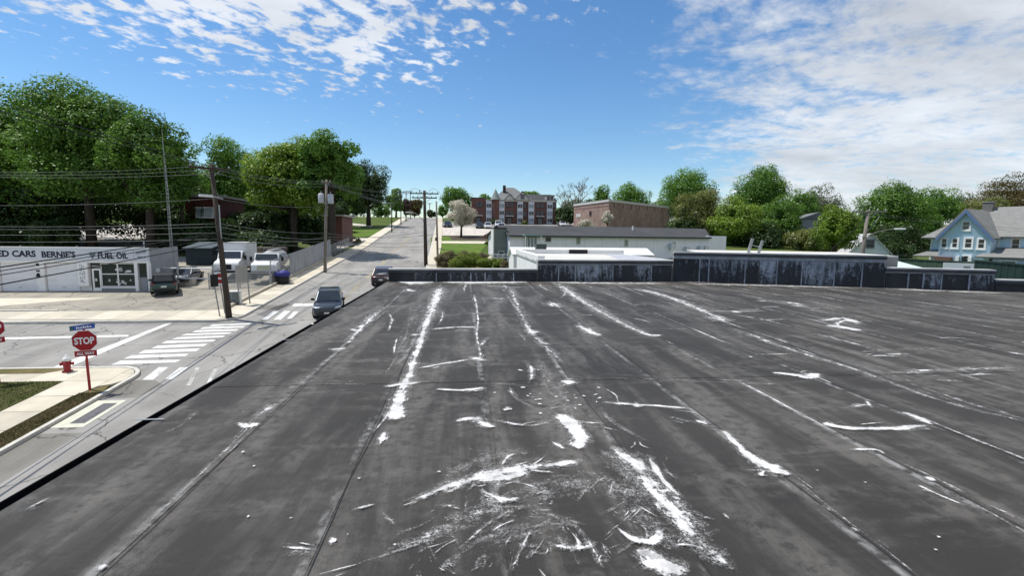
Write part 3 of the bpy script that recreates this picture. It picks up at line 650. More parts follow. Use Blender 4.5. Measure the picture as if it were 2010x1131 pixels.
for a in (
 ([(868,560),(852,600),(832,650),(815,700),(800,745),(790,772)], [12,12,14,16,20,22], .85), ([(790,765),(782,800),(778,830)], [20,42,52], 1.1),
 ([(757,848),(742,882)], [24,14], 1.0), ([(748,762),(790,757),(832,752)], 9, .85), ([(800,700),(770,720)], 5, .7),
 ([(930,575),(938,620),(936,660),(943,698),(938,712)], [7,8,8,14,20], .75), ([(925,700),(952,712)], 12, 1.0), ([(935,690),(960,660)], 6, .7),
 ([(840,649),(900,644),(948,645)], 5, .8), ([(812,727),(870,716),(945,704)], 5, .8), ([(855,766),(905,769),(958,763)], 7, 1.0), ([(800,660),(830,658)], 6, .8), ([(935,588),(1010,586)], 6, .6),
 ([(1000,560),(1015,600),(1040,650),(1075,685),(1110,720)], 9, .62), ([(1028,655),(1065,652)], 11, .95), ([(1095,750),(1145,753)], 15, .9), ([(1060,672),(1082,680)], 8, .8),
 ([(1078,592),(1100,607)], 9, .85), ([(1132,637),(1165,657),(1182,661)], 7, .9), ([(1090,553),(1140,590),(1200,625),(1262,656),(1292,662)], 6, .72), ([(1280,658),(1296,662)], 8, 1.0),
 ([(1238,566),(1300,580),(1395,618),(1425,636)], 6, .72), ([(1385,622),(1440,633)], 9, .9), ([(1608,632),(1655,626),(1690,640)], 5, .9), ([(1618,640),(1660,645),(1698,652)], 7, 1.0), ([(1640,628),(1650,650)], 4, .8), ([(1670,627),(1625,642)], 4, .8),
 ([(1512,733),(1560,738),(1585,741),(1612,735)], [3,7,11,6], 1.05), ([(1420,640),(1560,690),(1700,735),(1850,790),(2030,835)], 7, .60), ([(1612,832),(1660,842),(1740,844),(1826,838)], [14,9,9,9], 1.05), ([(1828,837),(1800,822),(1762,810)], 8, 1.0),
 ([(1655,802),(1715,797)], 5, .8), ([(1698,785),(1712,806)], 4, .8), ([(1175,791),(1245,797),(1300,800),(1365,806)], [4,9,5,7], .9), ([(1240,796),(1258,798)], 13, 1.1), ([(1300,820),(1400,838)], 4, .6), ([(1355,812),(1400,840)], 6, .7), ([(1362,826),(1392,838)], 10, .9),
 ([(1415,845),(1450,880),(1480,905),(1515,922),(1552,938)], [10,9,18,24,14], 1.05), ([(1445,926),(1540,930)], 3, .6), ([(1608,995),(1640,1011)], 9, .9), ([(1668,1038),(1692,1051)], 9, .9), ([(1552,938),(1640,1010),(1720,1070),(1800,1135)], 5, .55),
 ([(1800,955),(1840,974),(1892,996)], 5, .85), ([(1815,943),(1836,944)], 10, 1.1), ([(1660,886),(1718,886),(1738,897)], 6, .8), ([(1740,900),(1830,940),(1950,1000),(2020,1030)], 4, .5), ([(1418,1010),(1433,1026)], 7, 1.0),
 ([(885,832),(925,824),(950,836),(976,842)], [8,12,17,6], .95), ([(925,822),(955,828)], 16, .9), ([(960,826),(1040,839),(1090,826)], 6, .7), ([(985,807),(1008,805)], 11, 1.0), ([(1060,806),(1110,800)], 7, .7),
 ([(1090,814),(1118,832),(1138,862),(1130,886)], [10,26,44,52], 1.08), ([(1080,868),(1112,887)], 10, 1.0), ([(1130,830),(1196,836)], 5, .75),
 ([(800,992),(870,962),(960,936),(1060,918),(1152,906)], [10,22,38,26,14], .80), ([(930,945),(990,940),(1040,930)], 26, .95), ([(800,990),(900,950)], 8, .8),
 ([(688,1006),(735,996)], 7, .85), ([(643,1068),(662,1063)], 18, .95), ([(545,1078),(632,1085)], 7, .85), ([(560,1095),(628,1088)], 22, .55), ([(1195,880),(1250,925),(1300,985),(1360,1055),(1450,1135)], [40,62,66,58,36], .78),
 ([(1270,893),(1300,945),(1337,980)], [20,10,8], 1.0), ([(1240,900),(1265,935)], 34, 1.0), ([(1212,1040),(1245,1066),(1285,1066),(1302,1040)], [6,16,26,10], 1.05), ([(1250,995),(1302,1026)], 6, .9), ([(1245,1080),(1285,1105),(1345,1140)], [30,56,80], .95), ([(1320,978),(1338,985)], 9, 1.0),
 ([(730,1110),(900,1030),(1080,965),(1210,940)], [50,80,90,60], .42), ([(1045,1040),(1020,1090),(1000,1135)], 14, .65), ([(1120,1020),(1160,1075),(1190,1130)], 18, .6), ([(1000,1035),(920,1080),(860,1135)], 22, .5), ([(1100,1040),(1105,1100)], 40, .42), ([(640,1130),(800,1080),(880,1050)], 12, .55), ([(940,1000),(1000,1010)], 30, .5),
 ([(468,832),(485,840),(508,833)], [4,12,10], 1.05), ([(500,824),(545,790)], 16, .7), ([(560,770),(622,738)], 10, .62), ([(640,690),(684,685)], 10, 1.0), ([(680,680),(705,650),(750,605)], 8, .72), ([(690,651),(705,649)], 12, 1.0), ([(735,608),(780,602)], 6, .6),
 ([(520,810),(420,910),(280,1040)], 5, .55), ([(186,1128),(212,1112)], 14, 1.0), ([(340,852),(400,800)], 9, .5), ([(40,1010),(110,975)], 6, .7), ([(620,755),(740,757)], 4, .5), ([(960,756),(1060,760)], 4, .5), ([(1200,742),(1400,752),(1600,760)], 4, .42),
 ([(764,551),(800,550),(864,550)], [14,18,14], 1.5), ([(862,551),(950,553),(1045,553)], [9,12,8], 1.25), ([(1050,554),(1200,557),(1320,557)], 5, .75), ([(1320,557),(1500,561),(1722,567)], 4, .7), ([(1722,567),(1850,572),(2010,578)], 4, .7),
 ([(1735,734),(1850,729),(2020,722)], 8, .62), ([(1830,748),(1900,752)], 6, .6), ([(1700,700),(1830,695)], 6, .6), ([(1820,770),(2020,830)], 6, .55), ([(1960,690),(2020,700)], 5, .7), ([(1530,590),(1590,604)], 5, .8), ([(1430,612),(1460,614)], 6, .9), ([(1480,590),(1520,594)], 5, .7), ([(1545,600),(1590,604)], 4, .8)):
    S(*a)
rng = random.Random(77)
for k in range(34):                       # fan of trowel scrapes in the near middle
    x, y = rng.gauss(1010, 130), rng.gauss(1050, 50); a_ = rng.choice((rng.gauss(-.45, .25), rng.gauss(1.2, .35), rng.gauss(.1, .2))); L = rng.uniform(25, 110)
    S([(x, y), (x+L*.5*math.cos(a_), y+L*.5*math.sin(a_)+rng.uniform(-4, 4)), (x+L*math.cos(a_), y+L*math.sin(a_))], rng.uniform(5, 22), rng.uniform(.34, .52))
for a in (([(900,1090),(1000,1050),(1120,1030)], [70,110,80], .38), ([(1180,930),(1260,1010),(1330,1100)], [60,90,80], .45), ([(850,960),(960,900),(1100,880)], [26,40,30], .40), ([(930,870),(960,950),(980,1060)], [26,30,30], .36), ([(780,740),(800,650),(830,580)], [30,26,20], .36), ([(1050,700),(1090,760),(1130,850)], [40,46,50], .34), ([(700,880),(740,800)], [26,26], .36)):
    S(*a)
rng = random.Random(5)
for k in range(46):                       # flecks
    x, y = (rng.gauss(1075, 45), rng.gauss(780, 16)) if k < 24 else (rng.uniform(300, 1900), rng.uniform(620, 1100))
    S([(x, y), (x+rng.uniform(4, 12), y+rng.uniform(-2, 2))], rng.uniform(3, 6), rng.uniform(.8, 1.05))
for k, s in enumerate(seams):             # residue along the laps, growing denser to the far right
    if s < 3.2 or s > 30: continue
    y = rng.uniform(2, 5)
    while y < rear(s)-.6:
        L = rng.uniform(.3, 2.2); x = s+rng.uniform(-.06, .1)
        if y+L < rear(s)-.3: ribbon([(x, y), (x+rng.uniform(-.03, .03), y+L*.5), (x+rng.uniform(-.05, .05), y+L)], [.02, rng.uniform(.02, .05), .02], rng.uniform(.5, .9))
        y += L+rng.uniform(.2, 2.0)
for k in range(46):                       # strokes across the sheets
    x = rng.uniform(3, 24); y = rng.uniform(6, rear(x)-1.2); L = rng.uniform(.25, 1.1)
    ribbon([(x, y), (x+L*.5, y+rng.uniform(-.06, .06)), (x+L, y+rng.uniform(-.1, .1))], [.02, rng.uniform(.025, .06), .02], rng.uniform(.55, 1.0))
for k in range(16):
    x = rng.uniform(-2.6, 3); y = rng.uniform(8, 18); L = rng.uniform(.2, .8)
    ribbon([(x, y), (x+L*.5, y+rng.uniform(-.06, .06)), (x+L, y+rng.uniform(-.1, .1))], [.02, rng.uniform(.03, .06), .02], rng.uniform(.5, .85))
# twig-like scrap of bent wire at the foot of the parapet
p = atZ(1600, 556, RZ)
sw = thing('bent_wire_scrap', 'scrap of bent wire standing at the foot of the tall parapet', 'wire', (p.x, p.y-.25, RZ+.015))
MB().tube([(0, 0, 0), (.03, .02, .22), (.10, .02, .46)], .014).build('upright', M['metal'], sw)
MB().tube([(.03, .0, .0), (.16, 0, .05), (.30, -.02, .17)], .012).build('arm', M['metal'], sw)
# ================================================================= PARTS SHARED BY BUILDINGS
def text_mesh(body, size):
    cu = D.curves.new('txt', 'FONT'); cu.body = body; cu.size = size; cu.extrude = 0.006; cu.align_x = 'CENTER'; cu.align_y = 'CENTER'; cu.offset = 0.03*size; cu.resolution_u = 3
    o = D.objects.new('txt', cu); C.objects.link(o); dg = bpy.context.evaluated_depsgraph_get()
    me = D.meshes.new_from_object(o.evaluated_get(dg)); D.objects.remove(o); D.curves.remove(cu); return me
def lettering(body, q, height, width, m, parent, name='lettering'):
    """q: frame with x to the reader's right, y up, z towards the reader"""
    me = text_mesh(body, 1.0); n = len(me.vertices); co = np.empty(n*3, np.float32); me.vertices.foreach_get('co', co); co = co.reshape(-1, 3)
    lo, hi = co.min(0), co.max(0); co[:, 0] = (co[:, 0]-(lo[0]+hi[0])/2)*(width/(hi[0]-lo[0])); co[:, 1] = (co[:, 1]-(lo[1]+hi[1])/2)*(height/(hi[1]-lo[1]))
    me.vertices.foreach_set('co', co.ravel()); me.materials.clear(); me.materials.append(m); o = link(name, me, parent); o.matrix_local = q; return o
def readframe(o, right, up=(0, 0, 1)):
    x = Vector(right).normalized(); y = Vector(up).normalized(); z = x.cross(y); q = Matrix((x, y, z)).transposed().to_4x4(); q.translation = o; return q
def window(parent, q, w, h, fm, gm, fw=.09, rails=(0.5,), mull=(), proud=.05, sill=True):
    """q: x along the wall, y into the wall, z up; origin at the bottom left of the opening"""
    mb = MB(q); mb.box(-fw, 0, -proud, .01, -fw, h+fw).box(w, w+fw, -proud, .01, -fw, h+fw).box(0, w, -proud, .01, h, h+fw).box(0, w, -proud, .01, -fw, 0)
    for r in rails: mb.box(0, w, -proud*.7, .01, h*r-.025, h*r+.025)
    for r in mull: mb.box(w*r-.03, w*r+.03, -proud*.8, .01, 0, h)
    o = mb.build('window', fm, parent)
    MB(q).box(0, w, -.012, -.004, 0, h).build('pane', gm, o)
    if sill: MB(q).box(-fw*1.3, w+fw*1.3, -proud-.05, -.002, -fw-.05, -fw-.002).build('sill', fm, o)
    return o
# ================================================================= GARAGE SHOP ACROSS THE SIDE STREET
SY = 41.3; sb = G(SY)+.06
shop = thing('garage_shop', 'low white garage with black painted sign band and two roller doors across the side street', 'building', (-34, SY, sb))
def sx(px, py=520): return atY(px, py, SY).x+34
def sz(px, py): return atY(px, py, SY).z-sb
TOP = sz(150, 486)+.02; XL, XE = -26.0, sx(291)
MB().box(XL, XE-.12, .30, 4.0, -.3, TOP-.35).box(XL, XE-9, 4.01, 12, -.3, TOP-.6).build('wall', M['shopwhite'], shop)
MB().box(XE-.118, XE, .32, 4.0, -.3, TOP-.05).build('side_wall', M['grey_wall'], shop)
MB().box(XE-.02, XE+.05, 3.4, 4.05, -.2, TOP+.02).build('side_pier', M['grey_wall'], shop)
MB().box(XL, XE-.14, .2, 4.0, TOP-.34, TOP-.2).build('roof', mat('tar_roof', (0.05, 0.05, 0.055), .8, .3, 1), shop)
MB().box(XL, XE-.03, .02, .28, TOP-.1, TOP+.02).build('fascia_cap', M['white'], shop)
# sign boards
zt, zb = TOP-.12, sz(150, 512)
sgn = []
for (a, b, d) in ((XL, sx(72)-.02, .0), (sx(72)+.0, sx(160), -.02), (sx(160)+.02, sx(264), -.035), (sx(264)+.02, XE-.02, -.02)):
    MB().box(a, b, d, .28, zb, zt).build('sign_board', mat('sign_board_white', (0.60, 0.62, 0.68), .6, .08, 1.5) if not sgn else sgn[0].data.materials[0], shop)
    sgn.append([o for o in shop.children if o.name.startswith('sign_board')][-1])
def sign(txt, x0, x1, py, hpx, d):
    c = (x0+x1)/2; zc = sz(c, py); q = readframe((sx(c, py), d-.012, zc), (1, 0, 0)); q = Matrix(q)
    lettering(txt, q, hpx*.0349, sx(x1)-sx(x0), M['letters'], shop)
sign('USED CARS', -28, 70.5, 498, 14.5, 0.0)
sign("BERNIE'S", 82.5, 148.5, 499.5, 14.5, -.02); sign('FUEL OIL', 193, 252, 502, 14.5, -.035)
# drop-shaped emblem on the fuel board
q = frame((sx(182, 500), -.04, sz(182, 501)), (1, 0, 0)); mb = MB(q)
mb.add([(-.2, -.01, .2), (.2, -.01, .2), (.24, -.01, .1), (.0, -.01, -.34), (-.24, -.01, .1)], [(0, 1, 2, 3, 4)]); mb.build('emblem', mat('emblem_grey', (.14, .17, .2), .6, .1), shop)
MB(q).add([(-.26, -.012, .23), (.26, -.012, .23), (.26, -.012, .27), (-.26, -.012, .27)], [(0, 1, 2, 3)]).build('emblem_bar', mat('emblem_pale', (.4, .45, .45), .6, 0), shop)
# brushed script strokes on the end board
rng = random.Random(3)
mb = MB(frame((sx(277, 495), -.03, sz(277, 496)), (1, 0, 0)))
for k in range(9):
    x = -.38+k*.09; mb.tube([(x, 0, -.06+.03*k*.6-.1), (x+.04, 0, .1+.02*k), (x+.06, 0, -.02+.015*k)], .016, 4)
for k in range(8): x = -.28+k*.075; mb.box(x, x+.045, -.005, 0, -.42, -.32+rng.uniform(-.02, .04))
mb.build('lettering', mat('script_grey', (.09, .1, .11), .6, 0), shop)
# beam under the sign, piers, doors
zl = sz(150, 516)
MB().box(XL, XE-.01, .03, .295, zl, zb-.004).build('lintel', M['shopwhite'], shop)
def gdoor(p0, p1, ptop):
    a, b, t = sx(p0, 540), sx(p1, 540), sz((p0+p1)/2, ptop); n = 5
    root = MB().box(a, b, .22, .29, .0, t).build('garage_door', M['door_grey'], shop)
    for k in range(n): MB().box(a+.02, b-.02, .195, .218, t*k/n+.012, t*(k+1)/n-.012).build('door_panel', M['door_grey'], root)
    MB().box((a+b)/2-.12, (a+b)/2+.12, .17, .193, .28, .33).build('door_handle', M['metal'], root)
gdoor(-90, -20, 513); gdoor(-2, 69, 513); gdoor(88, 151, 517)
for (a, b) in ((-18, -4), (70, 86), (263.5, 269.5)):
    MB().box(sx(a, 540), sx(b, 540), .05, .292, 0, zl-.003).build('pier', M['shopwhite'], shop)
mb = MB(frame((sx(75, 545), .05, sz(75, 541)), (1, 0, 0)))
mb.lathe([(.13, -.1), (.14, 0), (.1, .12), (.03, .2)], 8, (0, -.02, 0)); mb.box(-.12, .12, -.04, 0, .3, .42); mb.box(-.1, .1, -.035, 0, .75, .95); mb.build('wall_plaque', M['letters'], shop)
# white board with upright writing
a, b = sx(153, 540), sx(173, 540)
brd = MB().box(a, b, -.02, .29, sz(163, 562), zl-.004).build('price_board', M['shopwhite'], shop)
mb = MB(); rng = random.Random(8)
for k in range(24):
    z = sz(163, 520)-k*.062
    for j in range(3):
        if rng.random() < .75: x = a+.16+j*.14+rng.uniform(-.02, .02); mb.box(x, x+rng.uniform(.05, .12), -.026, -.021, z, z+.04)
mb.build('writing', mat('faded_ink', (.15, .2, .26), .7, 0), brd)
# glazed front
DKW = mat('shop_interior', (.02, .02, .022), .9, .3, 2)
MB().box(sx(174, 540), sx(285, 540), .26, .298, .02, zl-.005).build('interior', DKW, shop)
dq = frame((sx(178, 545), .2, 0), (1, 0, 0)); dw = sx(195, 545)-sx(178, 545); dh = sz(186, 528)
mb = MB(dq); mb.box(0, .13, -.03, .02, 0, dh).box(dw-.1, dw, -.03, .02, 0, dh).box(.131, dw-.101, -.03, .02, dh-.12, dh).box(.131, dw-.101, -.03, .02, 0, .28)
sd = mb.build('shop_door', M['shopwhite'], shop); MB(dq).box(.131, dw-.101, -.01, 0, .282, dh-.121).build('pane', M['glass'], sd)
MB(dq).box(.2, .34, -.03, -.012, .8, 1.02).build('notice', M['plate'], sd)
MB(dq).box(.02, dw-.02, -.03, -.005, dh+.06, dh+.3).build('number_plaque', M['greymetal'], sd)
xa, xm, xb = sx(196, 545), sx(229, 545), sx(263, 545); z0, z1, zm = sz(230, 563), zl-.05, sz(230, 538.5)
for (a, b) in ((xa, xm), (xm, xb)):
    for (c, d) in ((z0, zm), (zm, z1)):
        q = frame((a+.05, .2, c+.04), (1, 0, 0)); window(shop, q, b-a-.1, d-c-.08, M['shopwhite'], M['glass'], .045, (), (), .04, False)
window(shop, frame((sx(271, 530), .2, sz(278, 545)), (1, 0, 0)), sx(285, 530)-sx(271, 530), zl-.06-sz(278, 545), M['grey_wall'], M['glass'], .04, (), (), .04, False)
MB().box(xa, xb, .1, .25, z0-.14, z0-.03).build('sill', M['shopwhite'], shop); MB().box(xa, xb, .2, .29, 0, z0-.142).build('stall_riser', M['grey_wall'], shop)
MB().box(sx(270, 545), sx(285, 545), .2, .29, 0, sz(278, 546)).build('stall_riser', M['grey_wall'], shop)
MB().box(XE-.12, XE+.02, .0, .31, 0, zl-.003).build('corner_pier', M['shopwhite'], shop)
rng = random.Random(11)
PAP = [mat('poster_%d' % i, c, .7, .25, 6) for i, c in enumerate(((.5, .52, .54), (.33, .34, .36), (.12, .16, .13), (.36, .3, .26), (.6, .6, .6)))]
for k in range(16):
    x = rng.uniform(xa+.12, xb-.35); up = k < 6; z = rng.uniform(zm+.08, zm+.42) if up else rng.uniform(z0+.1, z0+.5)
    MB().box(x, x+rng.uniform(.12, .42 if up else .25), .175-.001*k, .180-.001*k, z, z+rng.uniform(.1, .25)).build('poster', PAP[rng.randrange(5)], shop)
# roof clutter, conduit
for px in (266, 16, 130): MB().cyl((sx(px), 1.2, TOP-.3), (sx(px), 1.2, TOP+.55 if px == 266 else TOP+.1), .05).build('vent_pipe', M['metal'], shop)
mb = MB(frame((XE+.01, 1.1, 1.62), (0, 1, 0))); mb.cbox((0, -.02, 0), (.42, .08, .3)); mb.cyl((0, -.03, -.15), (0, -.03, -1.2), .02); mb.build('meter_box', M['white_old'], shop)
# ================================================================= VEHICLES
def paint(name, col, metal=0.3): return mat(name, col, 0.28, 0.04, 2, metal=metal, spec=0.5, coat=0.6)
def wheel(parent, x, y, r, w, hub=0.62):
    """y>0 is the left side of the vehicle"""
    s = 1 if y > 0 else -1
    t = MB(); n = 20; prof = [(r*hub, -w/2), (r*.93, -w/2), (r, -w*.36), (r, w*.36), (r*.93, w/2), (r*hub, w/2)]
    q = Matrix.Translation((x, y, r)) @ Matrix.Rotation(R(90), 4, 'X'); t.m = q; t.lathe(prof, n)
    wh = t.build('wheel', M['rubber'], parent, True)
    u = MB(q); d = -s*w/2
    u.lathe([(r*hub*.98, min(d*.6, d*1.02)), (r*hub*.98, max(d*.6, d*1.02))], 16); u.build('rim', M['rim'], wh)
    v = MB(q)
    for k in range(5):
        a = 2*math.pi*k/5; v.add([(math.cos(a+e)*rr_, math.sin(a+e)*rr_, d*1.05) for e, rr_ in ((.25, r*.2), (.16, r*.55), (.95, r*.55), (.85, r*.2))], [(0, 1, 2, 3)])
    v.build('spoke_gap', M['black'], wh)
def car(name, label, loc, heading, col, L=4.6, W=1.86, H=1.68, kind='suv', roofcol=None, pitch=0.0, group=None, cat='car'):
    """local x forward, origin on the ground under the centre"""
    root = thing(name, label, cat, loc, heading, group); root.rotation_euler = (0, -pitch, heading)
    h = W/2; r = .34 if kind == 'suv' else .31; gc = .22
    belt = H*.60; hood = H*.585 if kind == 'suv' else H*.60
    xf, xr = L/2, -L/2
    if kind == 'suv': cab = [(xf-1.18, belt), (xf-1.98, H-.06), (xf-2.45, H), (xr+.8, H-.04), (xr+.14, belt+.02)]
    elif kind == 'jeep': cab = [(xf-1.45, belt), (xf-1.72, H-.04), (xf-1.9, H), (xr+.2, H-.02), (xr+.06, belt)]
    else: cab = [(xf-1.25, belt), (xf-2.05, H-.05), (xf-2.45, H), (xr+1.35, H-.04), (xr+.55, belt+.03)]
    st = [(xf, .42, .60*belt, h*.70), (xf-.06, .30, .80*belt, h*.86), (xf-.28, gc, hood*.90, h*.96), (xf-.8, gc, hood*.97, h), (cab[0][0], gc, belt, h),
          (0, gc, belt, h), (xr+.6, gc, belt, h), (xr+.22, gc+.04, belt*.99, h*.97), (xr+.05, .32, belt*.93, h*.92), (xr, .42, belt*.72, h*.84)]
    rings = []
    for x, zb, zt, hw in st:
        zm = zb+(zt-zb)*.55
        half = [(hw*.80, zb), (hw*.97, zb+.09*(zt-zb)), (hw, zm), (hw*.975, zt-.10*(zt-zb)), (hw*.90, zt-.02), (hw*.45, zt+.015)]
        rings.append([(x, y, z) for y, z in half]+[(x, -y, z) for y, z in reversed(half)])
    body = MB(); body.loft(rings)
    wb, wr = h*.93, h*.74
    body_o = body.build('body', col, root, True, fixn=True)
    # cabin
    c = MB(); pr = []
    for (x, z) in cab:
        t = (z-belt)/(H-belt); y = wb+(wr-wb)*max(0, t); pr.append((x, y, z))
    n = len(pr); vs = [(x, y, z) for x, y, z in pr]+[(x, -y, z) for x, y, z in pr]; fs = [tuple(range(n)), tuple(range(2*n-1, n-1, -1))]+[(i, (i+1) % n, n+(i+1) % n, n+i) for i in range(n)]
    c.add(vs, fs); c.build('cabin', roofcol or col, root, False, bevel=.07, seg=3)
    def panel(name, pts, m, off):
        a, b, d = Vector(pts[0]), Vector(pts[1]), Vector(pts[2]); nn = (b-a).cross(d-a).normalized(); cen = sum((Vector(q) for q in pts), Vector())/len(pts)
        if nn.dot(cen-Vector((cen.x*.5, 0, H*.55))) < 0: nn = -nn
        return MB().poly([Vector(q)+nn*off for q in pts]).build(name, m, root)
    def lerp(a, b, t): return tuple(a[i]+(b[i]-a[i])*t for i in range(3))
    def quad_in(A, B, Cc, Dd, iu, iv0, iv1):   # A,B bottom ; D,C top
        return [lerp(lerp(A, B, iu), lerp(Dd, Cc, iu), iv0), lerp(lerp(A, B, 1-iu), lerp(Dd, Cc, 1-iu), iv0), lerp(lerp(A, B, 1-iu), lerp(Dd, Cc, 1-iu), iv1), lerp(lerp(A, B, iu), lerp(Dd, Cc, iu), iv1)]
    def flip(p): return (p[0], -p[1], p[2])
    panel('windscreen', quad_in(pr[0], flip(pr[0]), flip(pr[1]), pr[1], .07, .06, .97), M['glass'], .012)
    panel('rear_window', quad_in(flip(pr[4]), pr[4], pr[3], flip(pr[3]), .10, .22, .92), M['glass'], .012)
    for s in (1, -1):
        f = (lambda p: p) if s > 0 else flip
        def side(x): # points on the side face at belt and roof
            return None
        bx0, bx1, tx0, tx1 = pr[0][0]-.28, pr[4][0]+.28, pr[2][0]+.05, pr[3][0]+.02
        zb_, zt_ = belt+.07, H-.13; yb = wb+(wr-wb)*((zb_-belt)/(H-belt)); yt = wb+(wr-wb)*((zt_-belt)/(H-belt))
        cuts = (0, .36, .68, 1) if kind != 'jeep' else (0, .5, 1)
        for i in range(len(cuts)-1):
            a, b = cuts[i]+.015, cuts[i+1]-.015
            q = [(bx0+(bx1-bx0)*a, yb, zb_), (bx0+(bx1-bx0)*b, yb, zb_), (tx0+(tx1-tx0)*b, yt, zt_), (tx0+(tx1-tx0)*a, yt, zt_)]
            panel('side_window', [f(p) for p in q], M['glass'], .012)
        panel('headlight', [f(p) for p in ((xf-.06, h*.55, belt*.72), (xf-.30, h*.955, belt*.80), (xf-.34, h*.93, belt*.90), (xf-.15, h*.58, belt*.84))], M['lampglass'], .022)
        panel('tail_light', [f(p) for p in ((xr+.03, h*.66, belt*.70), (xr+.10, h*.93, belt*.70), (xr+.12, h*.93, belt*1.0), (xr+.05, h*.68, belt*.93))], M['redlamp'], .03)
        mb = MB(); mb.cbox((pr[0][0]-.38, s*(h+.09), belt+.10), (.12, .22, .15)); mb.cbox((pr[0][0]-.38, s*(h-.03), belt+.06), (.07, .12, .05)); mb.build('mirror', M['black'], root, bevel=.03)
        for wx in (xf-.92, xr+.95):
            MB(Matrix.Translation((wx, s*(h-.02), r)) @ Matrix.Rotation(R(90), 4, 'X')).lathe([(r*1.17, -.03), (r*1.17, .03)], 20).build('wheel_arch', M['black'], root)
            wheel(root, wx, s*(h-.06), r, .22)
        for hx in (pr[0][0]-.95, pr[0][0]-1.9): MB().box(hx-.1, hx+.1, s*h-.012, s*h+.012, belt*.83, belt*.87).build('door_handle', M['chrome'], root)
    mb = MB(); mb.add([(xf+.015, -h*.52, .48), (xf+.015, h*.52, .48), (xf-.035, h*.52, belt*.74), (xf-.035, -h*.52, belt*.74)], [(0, 1, 2, 3)]); mb.build('grille', M['black'], root)
    MB().box(xf-.05, xf+.025, -h*.7, h*.7, .27, .40).build('front_bumper', M['black'], root, bevel=.02)
    MB().box(xr-.03, xr+.08, -h*.75, h*.75, .30, .48).build('rear_bumper', M['black'], root, bevel=.02)
    MB().box(xf+.028, xf+.036, -.16, .16, .42, .52).build('number_plate', M['plate'], root)
    MB().box(xr-.040, xr-.031, -.18, .18, belt*.62, belt*.62+.12).build('number_plate', M['plate'], root)
    return root
ps = math.atan(SLOPE)
# the two on the road (heading: down the hill / up the hill)
p = P(642, 610); car('parked_car', 'dark grey SUV coming down the street beside the roof edge', (-9.35, 34.3, G(34.3)+.005), R(-79), paint('slate_paint', (.022, .030, .040), .4), 4.2, 1.78, 1.62, 'suv', pitch=-ps).name = 'suv_car'
car('hatchback_car', 'dark maroon car driving up the street at the far roof corner', (-7.35, 45.6, G(45.6)+.005), R(90), paint('maroon_paint', (.028, .010, .014), .3), 4.3, 1.82, 1.55, 'suv', pitch=ps)
# parked in front of the brick flats
wp = paint('white_car_paint', (.62, .63, .64), 0); kp = paint('black_car_paint', (.012, .012, .014), .2)
for (px, py, c, lab, k) in ((942, 449, kp, 'black car parked before the flats beside the blossoming tree', 'sedan'), (958.5, 449.5, wp, 'white car parked alone between black car and round shrub', 'sedan'),
        (979, 447.5, wp, 'white SUV parked behind another white car before the turret', 'suv'), (985, 451, wp, 'white car at the end of the parked row, in front of the white SUV', 'sedan'), (1106, 445, wp, 'white car half hidden behind the long grey roof', 'sedan'), (878.5, 447, kp, 'small dark car seen left of the blossoming tree trunk', 'sedan')):
    q = P(px, py); car('parked_car', lab, (q.x, q.y+1.5, G(q.y+1.5)+.005), R(-92), c, 4.5, 1.8, 1.45 if k == 'sedan' else 1.7, k, pitch=-ps, group='cars parked by the brick flats')
# green car with black top at the garage
car('jeep', 'dark green jeep with black top parked before the grey garage wall', (-23.65, 40.7, G(40.7)+.065), R(117), paint('green_paint', (.012, .045, .035), .2), 3.5, 1.7, 1.6, 'jeep', M['black'], pitch=0, cat='car')
q = P(330, 566); car('dark_car', 'dark car parked along the grey side wall behind the pipe gate', (q.x+.2, q.y+2.2, G(q.y+2.2)+.065), R(-80), paint('charcoal_paint', (.03, .033, .036), .3), 4.4, 1.8, 1.42, 'sedan')
# box truck and tanker in the yard
def box_truck(loc, heading, label):
    t = thing('box_truck', label, 'truck', loc, heading); wpnt = mat('truck_white', (.62, .63, .64), .45, .06, 1.5)
    MB().box(-3.6, 1.05, -1.12, 1.12, .95, 3.15).build('cargo_box', wpnt, t, bevel=.03)
    MB().box(-3.6, 1.06, -1.13, 1.13, 3.152, 3.2).build('box_roof', mat('truck_roof', (.5, .49, .46), .7, .15, 1), t)
    MB().box(-3.7, 3.4, -.5, .5, .55, .9).build('chassis', M['black'], t)
    hd = [(1.08, .6), (1.08, 2.45), (1.75, 2.45), (2.35, 1.72), (3.4, 1.5), (3.55, 1.3), (3.55, .6)]
    MB().extr(hd, -1.0, 1.0).build('cab', wpnt, t, bevel=.08, seg=3)
    MB().add([(1.82, -.84, 2.36), (1.82, .84, 2.36), (2.32, .9, 1.78), (2.32, -.9, 1.78)], [(0, 1, 2, 3)]).build('windscreen', M['glass'], t).location = (.03, 0, .04)
    for s in (1, -1):
        MB().add([(1.2, s*1.012, 1.6), (2.2, s*1.012, 1.6), (1.75, s*1.012, 2.3), (1.2, s*1.012, 2.3)], [(0, 1, 2, 3)]).build('side_window', M['glass'], t)
        MB().box(3.552, 3.58, s*.62-.16, s*.62+.16, .98, 1.2).build('headlight', M['lampglass'], t)
        MB().cbox((2.1, s*1.25, 1.85), (.1, .2, .4)).cbox((2.1, s*1.1, 1.85), (.04, .2, .04)).build('mirror', M['black'], t)
        for x in (2.75, -2.1): wheel(t, x, s*.92, .46, .3)
    MB().box(3.552, 3.575, -.42, .42, .85, 1.3).build('grille', M['black'], t); MB().box(3.5, 3.68, -1.05, 1.05, .5, .74).build('bumper', M['black'], t, bevel=.03)
    return t
q = P(470, 556); box_truck((q.x-1.7, q.y+3.4, G(q.y+3.4)+.07), R(-79), 'white box truck parked nose out behind the dark leaning pole')
